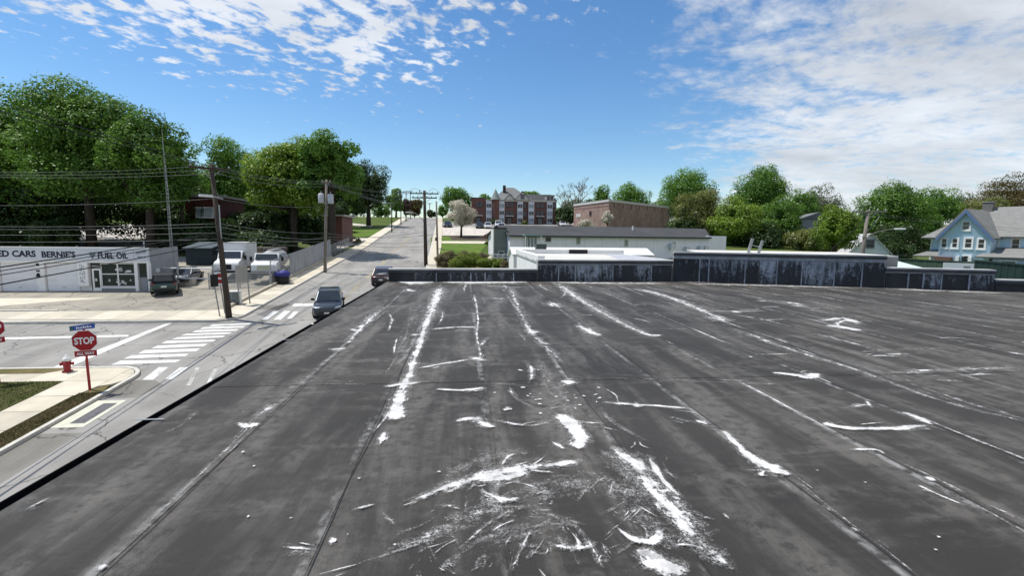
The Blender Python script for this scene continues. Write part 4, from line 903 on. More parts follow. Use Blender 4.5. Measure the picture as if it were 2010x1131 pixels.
def tank_truck(loc, heading, label):
    t = thing('oil_tanker_truck', label, 'truck', loc, heading); wpnt = mat('tanker_white', (.64, .65, .66), .45, .06, 1.5); tk = mat('tank_grey', (.30, .31, .32), .5, .15, 1.5)
    m2 = MB(Matrix.Translation((0, 0, 1.75)) @ Matrix.Rotation(R(90), 4, 'Y')); m2.lathe([(.5, -4.0), (.78, -3.85), (.86, -3.6), (.86, .6), (.78, .85), (.5, 1.0)], 20); 
    o = m2.build('tank', tk, t, True)
    MB().box(-3.6, .6, -.3, .3, 2.6, 2.68).build('walkway', M['greymetal'], t); MB().box(-4.1, 3.3, -.5, .5, .6, .92).build('chassis', M['black'], t)
    hd = [(1.15, .7), (1.15, 2.35), (1.85, 2.4), (2.25, 1.72), (3.35, 1.56), (3.5, 1.4), (3.5, .7)]
    MB().extr(hd, -1.02, 1.02).build('cab', wpnt, t, bevel=.08, seg=3)
    MB().add([(1.93, -.86, 2.30), (1.93, .86, 2.30), (2.24, .92, 1.78), (2.24, -.92, 1.78)], [(0, 1, 2, 3)]).build('windscreen', M['glass'], t).location = (.03, 0, .03)
    for s in (1, -1):
        MB().add([(1.25, s*1.032, 1.6), (2.1, s*1.032, 1.6), (1.85, s*1.032, 2.25), (1.25, s*1.032, 2.25)], [(0, 1, 2, 3)]).build('side_window', M['glass'], t)
        MB().box(3.502, 3.53, s*.75-.16, s*.75+.16, 1.0, 1.2).build('headlight', M['lampglass'], t); MB().cbox((2.1, s*1.28, 1.9), (.1, .2, .4)).cbox((2.1, s*1.12, 1.9), (.04, .22, .04)).build('mirror', M['black'], t)
        for x in (2.7, -2.0, -3.1): wheel(t, x, s*.95, .48, .3)
        MB().tube([(-3.8, s*.5, 2.62), (-3.8, s*.5, 2.85), (.6, s*.5, 2.85), (.6, s*.5, 2.62)], .025).build('roof_rail', M['greymetal'], t)
    MB().box(3.502, 3.525, -.5, .5, .95, 1.4).build('grille', M['chrome'], t); MB().box(3.45, 3.65, -1.1, 1.1, .55, .85).build('bumper', M['black'], t, bevel=.03)
q = P(530, 561); tank_truck((q.x-1.1, q.y+3.5, G(q.y+3.5)+.07), R(-80), 'white cabbed oil tanker truck standing next to the slatted fence')
# tarpaulin-covered heap beside the tanker
q = P(552, 561); t = thing('covered_barrel', 'blue tarpaulin draped over a dark barrel by the fence', 'barrel', (q.x, q.y+.4, G(q.y+.4)+.06))
MB().lathe([(.5, 0), (.56, .3), (.55, .85), (.5, 1.0)], 14).build('drum', M['black'], t, True)
MB().lathe([(.66, .72), (.63, .95), (.55, 1.13), (.3, 1.2), (.05, 1.22)], 14).build('tarpaulin', mat('blue_tarp', (.035, .035, .20), .5, .3, 4, .4), t, True)
# ================================================================= POLES AND WIRES
def pole(name, label, base, top, r0, r1, m, group=None):
    o = thing(name, label, 'utility pole', base, 0, group); d = Vector(top)-Vector(base)
    MB().tube([(0, 0, -.1), tuple(d*.5), tuple(d)], [r0, (r0+r1)/2, r1], 12).build('shaft', m, o, True); return o, d
def crossarm(o, c, half, z=.0, n=4, m='wood', rz=0.0):
    q = Matrix.Translation(c) @ Matrix.Rotation(rz, 4, 'Z'); a = MB(q).box(-half, half, -.06, .06, -.06, .06).build('crossarm', M[m], o)
    for k in range(n):
        x = -half+.12+(2*half-.24)*k/max(1, n-1); MB(q).lathe([(.02, .062), (.05, .1), (.06, .16), (.03, .22)], 8, (x, 0, 0)).build('insulator', M['metal'], a)
    MB(q).cyl((-half*.5, .03, -.04), (0, .03, -.6), .02, n=5).cyl((half*.5, .03, -.04), (0, .03, -.6), .02, n=5).build('brace', M['metal'], o)
def lamp_arm(o, z, d, L, rise, m='metal', headcol=None):
    d = Vector(d).normalized(); pts = [(d.x*L*s, d.y*L*s, z+rise*math.sin(s*math.pi/2)) for s in (0, .25, .5, .75, 1)]
    a = MB().tube(pts, .035, 6).build('lamp_arm', M[m], o); e = Vector(pts[-1]); q = frame(e, d)
    MB(q).loft([[(x, y*w, z2) for y, z2 in ((-.12, 0), (-.09, .09), (.09, .09), (.12, 0), (.07, -.06), (-.07, -.06))] for x, w in ((-.1, .5), (.1, 1), (.45, 1.1), (.7, .7))]).build('lamp_head', headcol or M['white_old'], o)
# leaning pole on the corner
b1 = P(450, 627); b1.z = G(b1.y)+.12; T1 = atY(414, 322, b1.y)
P1, d1 = pole('utility_pole', 'dark leaning utility pole at the far corner of the side street', b1, T1, .19, .12, M['wood'])
crossarm(P1, (d1.x*.985, -.14, d1.z*.97), 1.15, rz=R(35)); lamp_arm(P1, d1.z*.78, (-.55, -.85, 0), .75, .1); P1.children[-1]; 
MB().cyl((d1.x*.55+.16, -.05, 0), (d1.x*.72+.2, -.05, d1.z*.74), .045, n=6).build('conduit', M['metal'], P1)
b2 = P(638, 535); b2.z = G(b2.y)+.12; T2 = atY(641, 353, b2.y)
P2, d2 = pole('utility_pole', 'grey utility pole with two transformer cans on the left pavement', b2, T2, .17, .12, M['woodgrey'])
for s, hh in ((-1, 0), (1, -.05)):
    z = d2.z*.75+hh; c = MB().lathe([(.02, -.02), (.27, 0), (.29, .05), (.29, .85), (.2, .95), (.03, .97)], 14, (s*.46+d2.x*.75, -.05, z)).build('transformer', mat('transformer_grey', (.42, .44, .48), .5, .1, 3), P2, True)
    MB().lathe([(.03, .95), (.05, 1.1), (.03, 1.2)], 8, (s*.46+d2.x*.75, -.05, z)).build('bushing', M['metal'], c)
    MB().box(min(0, s*.2)+d2.x*.75, max(0, s*.2)+d2.x*.75, -.08, .0, z+.6, z+.7).build('bracket', M['black'], P2)
MB().cyl((.19, -.06, 0), (.17, -.06, d2.z*.55), .04, n=6).build('conduit', M['metal'], P2)
crossarm(P2, (d2.x, -.12, d2.z-.25), .5, n=2, m='woodgrey')
b3 = Vector((-4.9, 56.0, G(56.0)+.1)); T3 = atY(833, 374, 56.0); b3.x = atY(836, 515, 56).x
P3, d3 = pole('utility_pole', 'dark utility pole with double crossarms at the right kerb of the street', b3, T3, .22, .15, M['wood'])
crossarm(P3, (d3.x, -.17, d3.z-.35), 1.6, n=6); crossarm(P3, (d3.x, .17, d3.z-.8), 1.4, n=6)
MB().lathe([(.04, 0), (.06, .2), (.02, .4)], 8, (d3.x-.5, 0, d3.z-.28)).build('insulator', M['black'], P3)
mb = MB()
for s in (-1, 1):
    mb.tube([(s*.5+d3.x, -.1, d3.z-.1)]+[(d3.x+s*(.5+1.5*t), -.1, d3.z-.1+.5*math.sin(math.pi*t)*(1-t*.4)-.5*t*t) for t in (.15, .3, .5, .7, .85, 1)], .016, 5)
mb.build('jumper_wire', M['wireblack'], P3)
lamp_arm(P3, d3.z*.56, (-1, -.25, 0), 1.5, 1.2, headcol=mat('lamp_head_pale', (.6, .58, .5), .5, .1, 3))
b4 = P(859, 503); b4.z = G(b4.y)+.02; P4, d4 = pole('utility_pole', 'slim grey pole standing behind the dark double-armed pole', b4, atY(856.5, 395, b4.y), .14, .10, M['woodgrey'])
MB().box(-.3, -.05, -.3, -.1, d4.z*.28, d4.z*.34).build('splice_box', M['black'], P4)
# little poles up the hill
far = []
for (px, py, top, lab) in ((769, 456, 398, 'nearest of the dark poles up the left side of the hill'), (787, 441, 375, 'second dark pole up the left side of the hill'), (797, 435, 374, 'third dark pole up the left side of the hill'),
        (805.5, 430, 374, 'fourth dark pole, nearest the crest on the left'), (843, 424, 398, 'thin pole on the crest right of the double-armed pole')):
    b = P(px, py); b.z = G(b.y)+.1; o, d = pole('distant_pole', lab, b, atY(px, top, b.y), .13, .09, M['wood'], 'poles up the hill'); crossarm(o, (d.x, -.12, d.z-.3), .9, n=3); far.append((b, d))
# right-hand pole near the blue house
b5 = atY(1689, 505, 40); b5.z = G(40); T5 = atY(1704, 413, 40); P5, d5 = pole('utility_pole', 'weathered pole with cobra-head lamp between the trees and blue house', b5, T5, .19, .13, M['woodgrey'])
crossarm(P5, (d5.x, -.15, d5.z-.12), 1.25, n=5, m='woodgrey', rz=R(-35)); lamp_arm(P5, d5.z*.68, (.8, -.55, 0), 2.3, .75, m='woodgrey', headcol=M['white_old'])
MB().cyl((d5.x*.75, 0, d5.z*.72), (d5.x+.9, -.3, d5.z*.93), .02, n=5).build('brace', M['metal'], P5)
def wire(label, a, b, sag, r=.014, m='wire', group=None, name='overhead_wire'):
    a, b = Vector(a), Vector(b); n = 18; pts = [a.lerp(b, i/n)-Vector((0, 0, sag*4*(i/n)*(1-i/n))) for i in range(n+1)]
    o = MB().tube(pts, r*.8, 5).build(name, M[m], None, True); return tag(o, label, 'wire', group)
w1 = b1+d1
def on(b, d, f, dx=0, dy=0): q = b+d*f; return Vector((q.x+dx, q.y+dy, q.z))
gL = 'wires along the side street'
for i, (f, pyL, sag) in enumerate(((.985, 329, .35), (.965, 334, .35), (.945, 338, .35), (.78, 399, .3), (.62, 441, .2), (.60, 446, .2), (.56, 459, .15), (.52, 474, .15))):
    e = atY(-260, pyL-2, 33.5); wire(ORD[i]+' from the top of the level wires along the side street before the maples', on(b1, d1, f, (-.6, 0, .6)[i % 3] if i < 3 else -.1), e, sag, .016 if i < 4 else .02, group=gL)
gN = 'cables along the left kerb over the garage front'
for i, (f, py, dx) in enumerate(((.56, 521, .0), (.545, 529, .12), (.53, 538, .25), (.50, 555, -.1), (.985, 395, .6), (.97, 402, -.5))):
    a_ = on(b1, d1, f, -.05); X_ = -14.9+dx; d_ = ray(0, py); t_ = X_/d_.x; m_ = Vector((X_, t_*d_.y, CAM_H+t_*d_.z)) if i < 4 else Vector((X_, 15, a_.z+.2)); e_ = a_+(m_-a_)*2.1; e_.x = X_
    wire(ORD[i]+' of the dark cables leading from the leaning pole over the near left kerb', a_, e_, .12, .03 if i in (0, 3) else .02, 'wireblack', group=gN)
gM = 'wires between the corner pole and transformer pole'
for i, (f, g2, sag) in enumerate(((.985, .985, .3), (.97, .96, .3), (.945, .93, .35), (.78, .72, .3), (.62, .42, .2), (.6, .36, .3), (.56, .33, .25), (.53, .30, .3), (.5, .38, .25))):
    wire(ORD[i]+' wire from the top between the leaning pole and transformer pole', on(b1, d1, f, .1), on(b2, d2, g2, -.05), sag, .016 if i < 4 else .022, group=gM)
gR = 'wires crossing the road to the double-armed pole'
for i, (f, g2, dx, sag) in enumerate(((.985, .96, -1.4, .3), (.96, .955, -.9, .3), (.94, .90, -1.2, .35), (.42, .40, 0, .35), (.36, .31, 0, .3), (.33, .25, 0, .3), (.38, .45, 0, .3))):
    wire(ORD[i]+' wire crossing the road from the transformer pole to the double-armed pole', on(b2, d2, f, .05), on(b3, d3, g2, dx), sag, .015 if i < 3 else .022, group=gR)
gU = 'wires following the street up the hill'
for k, (b, d) in enumerate(far[:4]):
    pb, pd = (b2, d2) if k == 0 else far[k-1]
    for dx in (-.7, .0, .7): wire({-.7: 'left', .0: 'middle', .7: 'right'}[dx]+' wire in the '+ORD[k]+' span up the left side of the hill', on(pb, pd, .97, dx if k else dx*.4), on(b, d, .96, dx), .3, .016, group=gU)
gV = 'wires to the slim grey pole'
for f, g2 in ((.40, .42), (.31, .33)): wire(('upper' if f > .35 else 'lower')+' short wire between the double-armed pole and slim grey pole', on(b3, d3, f), on(b4, d4, g2), .1, .02, group=gV)
e = atY(1060, 506, 33)
wire('black service cable from the slim pole to the white shed', on(b4, d4, .14), e, .25, .022, 'wireblack'); wire('thick black splice on the service cable', on(b4, d4, .14).lerp(e, .01), on(b4, d4, .13).lerp(e, .12), .02, .05, 'wireblack', name='cable_splice')
wire('thin wire over the lawn to the long white building', on(b4, d4, .33), atY(1010, 470, 60), .4, .014); wire('upper thin wire over the long grey roof', on(b3, d3, .62), atY(1230, 452, 66), .5, .012)
gB = 'wires by the weathered lamp pole'
for i, (f, px, py, Y) in enumerate(((.97, 2100, 452, 46), (.95, 2100, 458, 46), (.5, 2100, 508, 44), (.46, 2100, 512, 44), (.97, 1590, 520, 60), (.95, 1590, 522, 60))):
    wire(ORD[i]+' faint wire leading off the weathered lamp pole', on(b5, d5, f, .2), atY(px, py, Y), .3, .014, group=gB)

# ================================================================= SIGNS, HYDRANT, SMALL STREET THINGS
def octagon(r): return [(r*math.cos(R(22.5+45*k)), r*math.sin(R(22.5+45*k))) for k in range(8)]
def stop_sign(name, label, base, lean, face, H, streetname):
    o = thing(name, label, 'stop sign', base); o.rotation_euler = (0, R(lean), face)
    MB().box(-.035, .035, 0, .035, -.1, H+.5).box(-.05, .05, -.004, .0, -.1, H-.75).build('post', M['postred'], o)
    s = .84/2/math.cos(R(22.5)); q = frame((0, -.01, H), (1, 0, 0))
    pl = MB(q).add([(x, 0, z) for x, z in octagon(s)]+[(x, -.008, z) for x, z in octagon(s)], [tuple(range(8)), tuple(range(15, 7, -1))]+[(i, 8+i, 8+(i+1) % 8, (i+1) % 8) for i in range(8)]).build('octagon_plate', M['signwhite'], o)
    MB(q).add([(x, -.0095, z) for x, z in octagon(s*.955)], [tuple(range(8))]).build('red_face', M['red'], pl)
    lettering('STOP', readframe((0, -.032, H), (1, 0, 0)), .29, .66, M['signwhite'], pl)
    z = H-.53; ap = MB().box(-.37, .37, -.018, -.008, z-.115, z+.115).build('all_way_plate', M['red'], o)
    lettering('ALL WAY', readframe((0, -.028, z), (1, 0, 0)), .115, .60, M['signwhite'], ap)
    if streetname:
        q = Matrix.Translation((-.02, -.02, H+.56)) @ Matrix.Rotation(R(38), 4, 'Z'); nb = MB(q).box(-.40, .40, -.004, .004, -.10, .10).build('street_name_blade', M['blue'], o)
        rng = random.Random(4); mb = MB(q)
        for k in range(9): x = -.20+k*.056; mb.box(x, x+.034, -.009, -.005, -.05, .02+(.03 if k in (0, 4, 6) else 0))
        mb.build('lettering', M['signwhite'], nb)
        MB(q).box(-.39, -.29, -.009, -.005, -.085, .085).build('city_seal', mat('seal_green', (.05, .12, .12), .5, .1), nb)
        q2 = Matrix.Translation((.02, 0, H+.58)) @ Matrix.Rotation(R(-55), 4, 'Z')
    return o
b = P(177, 771); b.z += .12; stop_sign('stop_sign', 'red STOP sign with ALL WAY plate and blue street-name blade on red post', b, -1.0, R(14), 2.06, True)
b = P(4, 757); b.z += .12; stop_sign('stop_sign', 'stop sign on a post cut off by the left picture edge', (b.x-.1, b.y, b.z), -2.0, R(30), 2.35, False)
b = P(133, 735); h = thing('fire_hydrant', 'red fire hydrant with white top on the corner pavement', 'hydrant', (b.x, b.y, b.z+.12), R(20))
MB().lathe([(.19, 0), (.19, .05), (.125, .06), (.125, .1), (.14, .42), (.17, .44), (.17, .48), (.13, .49)], 16).build('barrel', M['hydred'], h, True)
MB().lathe([(.15, .49), (.16, .53), (.14, .60), (.09, .67), (.04, .70), (.04, .76)], 16).build('bonnet', M['white'], h, True)
for a in (0, 180, -90):
    q = Matrix.Rotation(R(a), 4, 'Z') @ Matrix.Translation((.12, 0, .36)) @ Matrix.Rotation(R(90), 4, 'Y'); MB(q).lathe([(.055, 0), (.055, .07), (.075, .075), (.075, .12), (.03, .13)], 12).build('nozzle_cap', M['hydred'] if a != -90 else M['hydred'], h, True)
# blank two-post board, warning signs behind the leaning pole, cabinet
b = P(471, 602); c = P(491, 599); pn = thing('blank_sign_board', 'blank grey board on two posts beside the leaning pole', 'sign', (b.x, b.y, b.z+.05))
for k, (dx, dy) in enumerate(((0, 0), (c.x-b.x, c.y-b.y))): MB().cyl((dx, dy, -.1), (dx-.12, dy, 2.75), .045, n=8).build('post', M['greymetal'], pn)
q = frame((-.02, -.06, 1.65), (c.x-b.x, c.y-b.y, 0)); MB(q).box(-.14, .62, -.02, .02, 0, 1.25).build('panel', M['signback'], pn)
b = P(459, 602); cb = thing('utility_cabinet', 'stained white cabinet standing between the leaning pole and blank board', 'cabinet', (b.x, b.y+.3, b.z+.08), R(8))
MB().box(-.33, .33, -.3, .3, 0, .95).build('case', mat('cabinet_graffiti', (.22, .25, .25), .7, .3, 5, col2=(.05, .055, .05)), cb, bevel=.02); MB().box(-.36, .36, -.33, .33, .952, 1.02).build('lid', M['white_old'], cb); MB().box(.332, .336, -.26, .26, .04, .9).build('door', M['white_old'], cb)
b = P(432, 625); sg = thing('dark_sign', 'narrow dark sign on a leaning grey post left of the leaning pole', 'sign', (b.x, b.y, b.z+.12)); MB().cyl((0, 0, -.1), (-.42, .15, 3.0), .04, n=8).build('post', M['greymetal'], sg)
MB(frame((-.24, .02, 1.95), (.35, 1, 0))).box(-.3, .3, -.01, .01, 0, .8).build('panel', M['black'], sg)
b = P(442, 619); sg = thing('no_entry_sign', 'red and white round sign half hidden behind the leaning pole', 'sign', (b.x, b.y, b.z+.12)); MB().cyl((0, 0, -.1), (-.35, .1, 3.0), .04, n=8).build('post', M['greymetal'], sg)
q = frame((-.20, -.02, 2.35), (1, -.15, 0)); pl = MB(q).box(-.36, .36, -.01, .01, -.42, .42).build('panel', M['signwhite'], sg)
MB(q).add([(.34*math.cos(2*math.pi*k/20), -.013, .34*math.sin(2*math.pi*k/20)) for k in range(20)], [tuple(range(20))]).build('red_disc', M['red'], pl); MB(q).box(-.25, .25, -.018, -.014, -.06, .06).build('white_bar', M['signwhite'], pl)

# ================================================================= PIPE GATE AND CHAIN-LINK FENCE
def p_yard(px, py, dz=.06): q = P(px, py); return Vector((q.x, q.y, G(q.y)+dz))
a, b, c = p_yard(351, 566), p_yard(420, 569), p_yard(270, 563)
gate = thing('pipe_gate', 'galvanised pipe gate with two rails across the yard entrance', 'gate', a)
for k, q in enumerate((a, b)):
    d = q-a; MB().cyl((d.x, d.y, -.1), (d.x, d.y, 2.1 if k == 0 else 1.95), .07, n=8).build('post', M['metal'], gate)
for z, e in ((1.62, 1.7), (.80, .85)):
    d = b-a; MB().cyl((0, 0, z), (d.x, d.y, e-.05), .06, n=8).build('rail', M['white_old'], gate); d = c-a; MB().cyl((0, 0, z), (d.x, d.y, z+.02), .06, n=8).build('rail', M['white_old'], gate)
d = Vector((-1.4, .2, 0)); mb = MB()
for k in range(5): mb.cyl((-.3-.28*k, .1, .85), (-.1-.28*k, .1, 1.6), .03, n=5)
mb.build('stay_bars', M['metal'], gate)
def mesh_mat(name, col, cell, dens):
    t = TN(name); g = t.n('ShaderNodeTexCoord').outputs['Object']; sp_ = t.n('ShaderNodeSeparateXYZ'); t.l(g, sp_.inputs[0])
    u_ = t.math('ADD', sp_.outputs[1], sp_.outputs[0]); a_ = t.math('FRACT', t.math('DIVIDE', t.math('ADD', u_, sp_.outputs[2]), cell)); b_ = t.math('FRACT', t.math('DIVIDE', t.math('SUBTRACT', u_, sp_.outputs[2]), cell))
    k = t.math('MAXIMUM', t.math('LESS_THAN', a_, dens), t.math('LESS_THAN', b_, dens))
    t.b.inputs['Base Color'].default_value = (*col, 1); t.b.inputs['Roughness'].default_value = .5; t.b.inputs['Metallic'].default_value = .4
    tr = t.n('ShaderNodeBsdfTransparent'); ms = t.n('ShaderNodeMixShader'); t.l(k, ms.inputs[0]); t.l(tr.outputs[0], ms.inputs[1]); t.l(t.b.outputs[0], ms.inputs[2]); t.l(ms.outputs[0], t.out.inputs[0]); return t.mt
M['link'] = mesh_mat('chain_link', (.42, .43, .44), .075, .2)
M['slat'] = mat('fence_slats', (.30, .31, .33), .6, .2, 1.5, stretch=(1, 1, .3))
def linkfence(label, pts, h, slat_from=1e9, step=2.4, rail=True):
    A = Vector((pts[0][0], pts[0][1], G(pts[0][1])+.06)); o = thing('chain_link_fence', label, 'fence', A)
    for (p0, p1) in zip(pts[:-1], pts[1:]):
        p0, p1 = Vector((*p0, G(p0[1])+.06))-A, Vector((*p1, G(p1[1])+.06))-A; L = (p1-p0).length; n = max(1, int(round(L/step)))
        for k in range(n):
            u0, u1 = p0.lerp(p1, k/n), p0.lerp(p1, (k+1)/n); up = Vector((0, 0, h))
            MB().tube([u0-Vector((0, 0, .1)), u0+up+Vector((0, 0, .06))], .045, 7).build('post', M['metal'], o); MB().tube([u0+up, u1+up], .03, 6).build('top_rail', M['metal'], o)
            if u0.y+A.y < slat_from: MB().add([u0, u1, u1+up, u0+up], [(0, 1, 2, 3)]).build('mesh_panel', M['link'], o)
            else:
                ns = 10; dv = (u1-u0)/ns
                for j in range(ns):
                    a, b = u0+dv*(j+.06), u0+dv*(j+.94); nn = Vector((.012, 0, 0)); z0_ = Vector((0, 0, .08)); z1_ = Vector((0, 0, h-.05))
                    MB().add([a+z0_-nn, b+z0_-nn, b+z1_-nn, a+z1_-nn, a+z0_+nn, b+z0_+nn, b+z1_+nn, a+z1_+nn], [(0, 1, 2, 3), (7, 6, 5, 4), (0, 4, 5, 1), (3, 2, 6, 7), (0, 3, 7, 4), (1, 5, 6, 2)]).build('slat', M['slat'], o)
            if rail and u0.y+A.y < slat_from: MB().tube([u0+up*.5, u1+up*.5], .022, 5).build('mid_rail', M['metal'], o)
        MB().tube([p1-Vector((0, 0, .1)), p1+Vector((0, 0, h+.06))], .045, 7).build('post', M['metal'], o)
    return o
linkfence('chain-link fence with grey slats climbing beside the left pavement', [(-16.55, 43.2), (-16.55, 62.0)], 2.2, 46.0)
linkfence('low open chain-link fence across the yard before the trucks', [(-21.2, 42.4), (-16.6, 43.1)], 1.25, step=2.3)
kw = kerb([(-16.32, 35.3), (-16.32, 62)], 0.18, 0.32, 'retaining_kerb', 'concrete3')
linkfence('dark chain-link fence further up the pavement by the brick hut', [(-16.6, 62.4), (-16.6, 72)], 1.5, step=2.4)
# lattice mast
mz = G(52); mst = thing('lattice_mast', 'slim lattice radio mast rising behind the grey garage wall', 'mast', (atY(337, 470, 52).x, 52, mz)); HM = atY(335, 272, 52).z-mz
w0, w1_ = .15, .02; mb = MB(); legs = []
for k in range(3):
    a = R(90+120*k); l = [(w0*math.cos(a), w0*math.sin(a), 0), (w0*.8*math.cos(a)-.1, w0*.8*math.sin(a), HM*.6), (w1_*math.cos(a)-.25, w1_*math.sin(a), HM)]; legs.append(l); MB().tube(l, [.02, .014, .009], 5).build('leg', M['metal'], mst)
def lp(k, t): l = legs[k % 3]; return Vector(l[0]).lerp(Vector(l[1]), t/.6) if t < .6 else Vector(l[1]).lerp(Vector(l[2]), (t-.6)/.4)
for i in range(34):
    t0, t1 = i/34, (i+1)/34
    for k in range(3): mb.tube([lp(k, t0), lp(k+1, t1)], .012, 4).tube([lp(k, t0), lp(k+1, t0)], .010, 4)
mb.build('lattice', M['metal'], mst)
mb = MB(); mb.cyl((-.25, 0, HM), (-.25, 0, HM+.9), .012, n=4); mb.build('aerial', M['white_old'], mst)
# ================================================================= BUILDINGS BEHIND
def brick_mat(name, c1, c2, mortar, sc=1.0):
    t = TN(name); g = t.n('ShaderNodeTexCoord').outputs['Object']; sp_ = t.n('ShaderNodeSeparateXYZ'); t.l(g, sp_.inputs[0]); cb_ = t.n('ShaderNodeCombineXYZ')
    t.l(t.math('ADD', sp_.outputs[0], sp_.outputs[1]), cb_.inputs[0]); t.l(sp_.outputs[2], cb_.inputs[1])
    b = t.n('ShaderNodeTexBrick'); t.l(cb_.outputs[0], b.inputs['Vector']); b.inputs['Scale'].default_value = 1.0; b.inputs['Brick Width'].default_value = .24*sc; b.inputs['Row Height'].default_value = .085*sc; b.inputs['Mortar Size'].default_value = .012*sc
    b.inputs['Color1'].default_value = (*c1, 1); b.inputs['Color2'].default_value = (*c2, 1); b.inputs['Mortar'].default_value = (*mortar, 1)
    n = t.noise(g, .5, 6, .65); c = t.mix(t.step(n, .35, .7, 0, .45), b.outputs['Color'], tuple(q*.55 for q in c1)); n2 = t.noise(g, 2.5, 6, .7); c = t.mix(t.step(n2, .5, .75, 0, .35), c, mortar)
    t.l(c, t.b.inputs['Base Color']); t.b.inputs['Roughness'].default_value = .9; return t.mt
M['brick'] = brick_mat('flats_brick', (.115, .040, .032), (.155, .055, .042), (.16, .12, .10))
M['brick2'] = brick_mat('mottled_brick', (.165, .080, .060), (.29, .17, .14), (.38, .32, .28), 2.2)
M['slate'] = mat('slate', (.15, .155, .155), .8, .2, .8, .2, stretch=(1, 1, 2))
M['trim'] = mat('cream_trim', (.48, .47, .45), .7, .1, 1)
M['bay'] = mat('bay_panel_white', (.52, .54, .60), .6, .08, .8)
M['curtain'] = mat('curtained_glass', (.20, .25, .30), .15, .5, .7, spec=.5)
AY = 132.0; ag = G(AY)-.4
fl_ = thing('brick_flats', 'three-storey dark brick flats with white bays, turret and slate roofs', 'building', (0, AY, ag))
ax = lambda px: atY(px, 420, AY).x
az = lambda px, py: atY(px, py, AY).z-ag
EZ = az(1010, 393.5)
MB().box(ax(926), ax(953), 0, 13, -.5, EZ+.45).box(ax(953)+.01, ax(1092), .1, 13, -.5, EZ).build('wall', M['brick'], fl_)
MB().box(ax(925)-.1, ax(953), -.15, 13, EZ+.452, EZ+.62).build('cornice', M['fascia'], fl_); MB().box(ax(953), ax(1092.5), -.25, .098, EZ-.28, EZ+.0).box(ax(953), ax(1092.5), -.45, .1, EZ+.002, EZ+.14).build('cornice', M['trim'], fl_)
fh = EZ/3
for k, (a, b) in enumerate(((954, 965), (979.5, 990), (1015, 1026), (1037, 1048), (1073, 1084))):
    x0, x1 = ax(a), ax(b); bay = MB().box(x0, x1, -.45, .095, .5, EZ-.32).build('bay', M['bay'], fl_)
    for f in range(3):
        z = .75+f*(EZ-1.1)/3
        q = frame((x0+.14, -.455, z+.25), (1, 0, 0)); mb = MB(q); w_ = (x1-x0-.28); h_ = (EZ-1.1)/3*.5
        o = MB(q).box(-.05, 0, -.04, 0, 0, h_).box(w_, w_+.05, -.04, 0, 0, h_).box(w_/2-.04, w_/2+.04, -.04, 0, 0, h_).box(-.05, w_+.05, -.04, 0, h_+.001, h_+.07).box(-.05, w_+.05, -.04, 0, -.07, -.001).build('window', M['trim'], bay)
        MB(q).box(.002, w_-.002, -.012, -.004, .002, h_-.002).build('pane', M['curtain'] if (f+k) % 2 else M['glass2'], o)
for (px, w_) in ((939, 10), (1000, 14), (1060, 12)):
    x = ax(px); d_ = MB().box(x-.75, x+.75, -.06, .09, 0, 2.3).build('entrance', M['black'], fl_); MB().box(x-.55, x+.55, -.09, -.065, 0, 2.05).build('door', M['glass2'], d_); MB().box(x-1.1, x+1.1, -.9, .08, 2.45, 2.68).build('canopy', M['trim'], d_)
for (px, py) in ((938, 402), (943, 402), (996, 402), (1004, 402), (996, 418), (1004, 418), (1056, 404), (1064, 404), (1056, 419), (1064, 419), (1030, 404), (1030, 420), (1088, 404)):
    window(fl_, frame((ax(px)-.35, .095 if px > 953 else 0, az(px, py)-.5), (1, 0, 0)), .75, 1.15, M['fascia'], M['glass2'], .07, (.5,), (), .05)
# turret
tx = ax(972.5); MB().lathe([(1.0, .3), (1.0, EZ+.1)], 14, (tx, -.2, 0)).build('turret', M['brick'], fl_, False); MB().lathe([(1.35, EZ+.12), (1.25, EZ+.3), (.55, EZ+1.9), (.04, az(972, 371))], 14, (tx, -.2, 0)).build('turret_spire', mat('copper_slate', (.20, .23, .22), .7, .15, 2), fl_)
def hip(name, x0, x1, y0, y1, z0, rx0, rx1, ry, rz, m):
    return MB().add([(x0, y0, z0), (x1, y0, z0), (x1, y1, z0), (x0, y1, z0), (rx0, ry, rz), (rx1, ry, rz)], [(0, 1, 5, 4), (1, 2, 5), (2, 3, 4, 5), (3, 0, 4), (0, 3, 2, 1)]).build(name, m, fl_)
r1 = hip('roof', ax(966), ax(1044), -.45, 12, EZ+.145, ax(997), ax(1013), 6, az(1004, 364), M['slate'])
r2 = hip('roof', ax(1027), ax(1092.5), -.44, 11, EZ+.15, ax(1032), ax(1086), 4, az(1050, 379), M['darkroof'])
def gdormer(a, b, top, y0, y1):
    x0, x1, xm = ax(a), ax(b), ax((a+b)/2); zt_ = az((a+b)/2, top)
    d_ = MB().extr([(x0, EZ+.16), (x1, EZ+.16), (xm, zt_)], y0, y1).build('gable', M['trim'], fl_)
    MB().extr([(x0-.35, EZ+.05), (x0-.1, EZ+.05), (xm, zt_+.02), (x1+.1, EZ+.05), (x1+.35, EZ+.05), (xm, zt_+.42)], y0-.2, y1).build('gable_roof', M['slate'], d_)
    return d_, (x0+x1)/2, zt_
gdormer(991, 1009, 382.5, -.75, 4); dm, xm, zt_ = gdormer(1011, 1038, 378, -1.0, 6)
window(dm, frame((xm-.55, -1.0, EZ+.35), (1, 0, 0)), 1.1, 1.2, M['trim'], M['glass2'], .1, (.5,), (), .05)
dd = MB().box(ax(1070), ax(1087), -.3, 3, EZ+.16, az(1078, 385)).build('dormer', M['trim'], fl_); MB().box(ax(1069), ax(1088), -.5, 3, az(1078, 385)+.002, az(1078, 383)).build('dormer_roof', M['slate'], dd)
for q_ in (1073.5, 1080): window(dd, frame((ax(q_), -.3, EZ+.4), (1, 0, 0)), .6, .75, M['fascia'], M['glass2'], .06, (), (), .04)
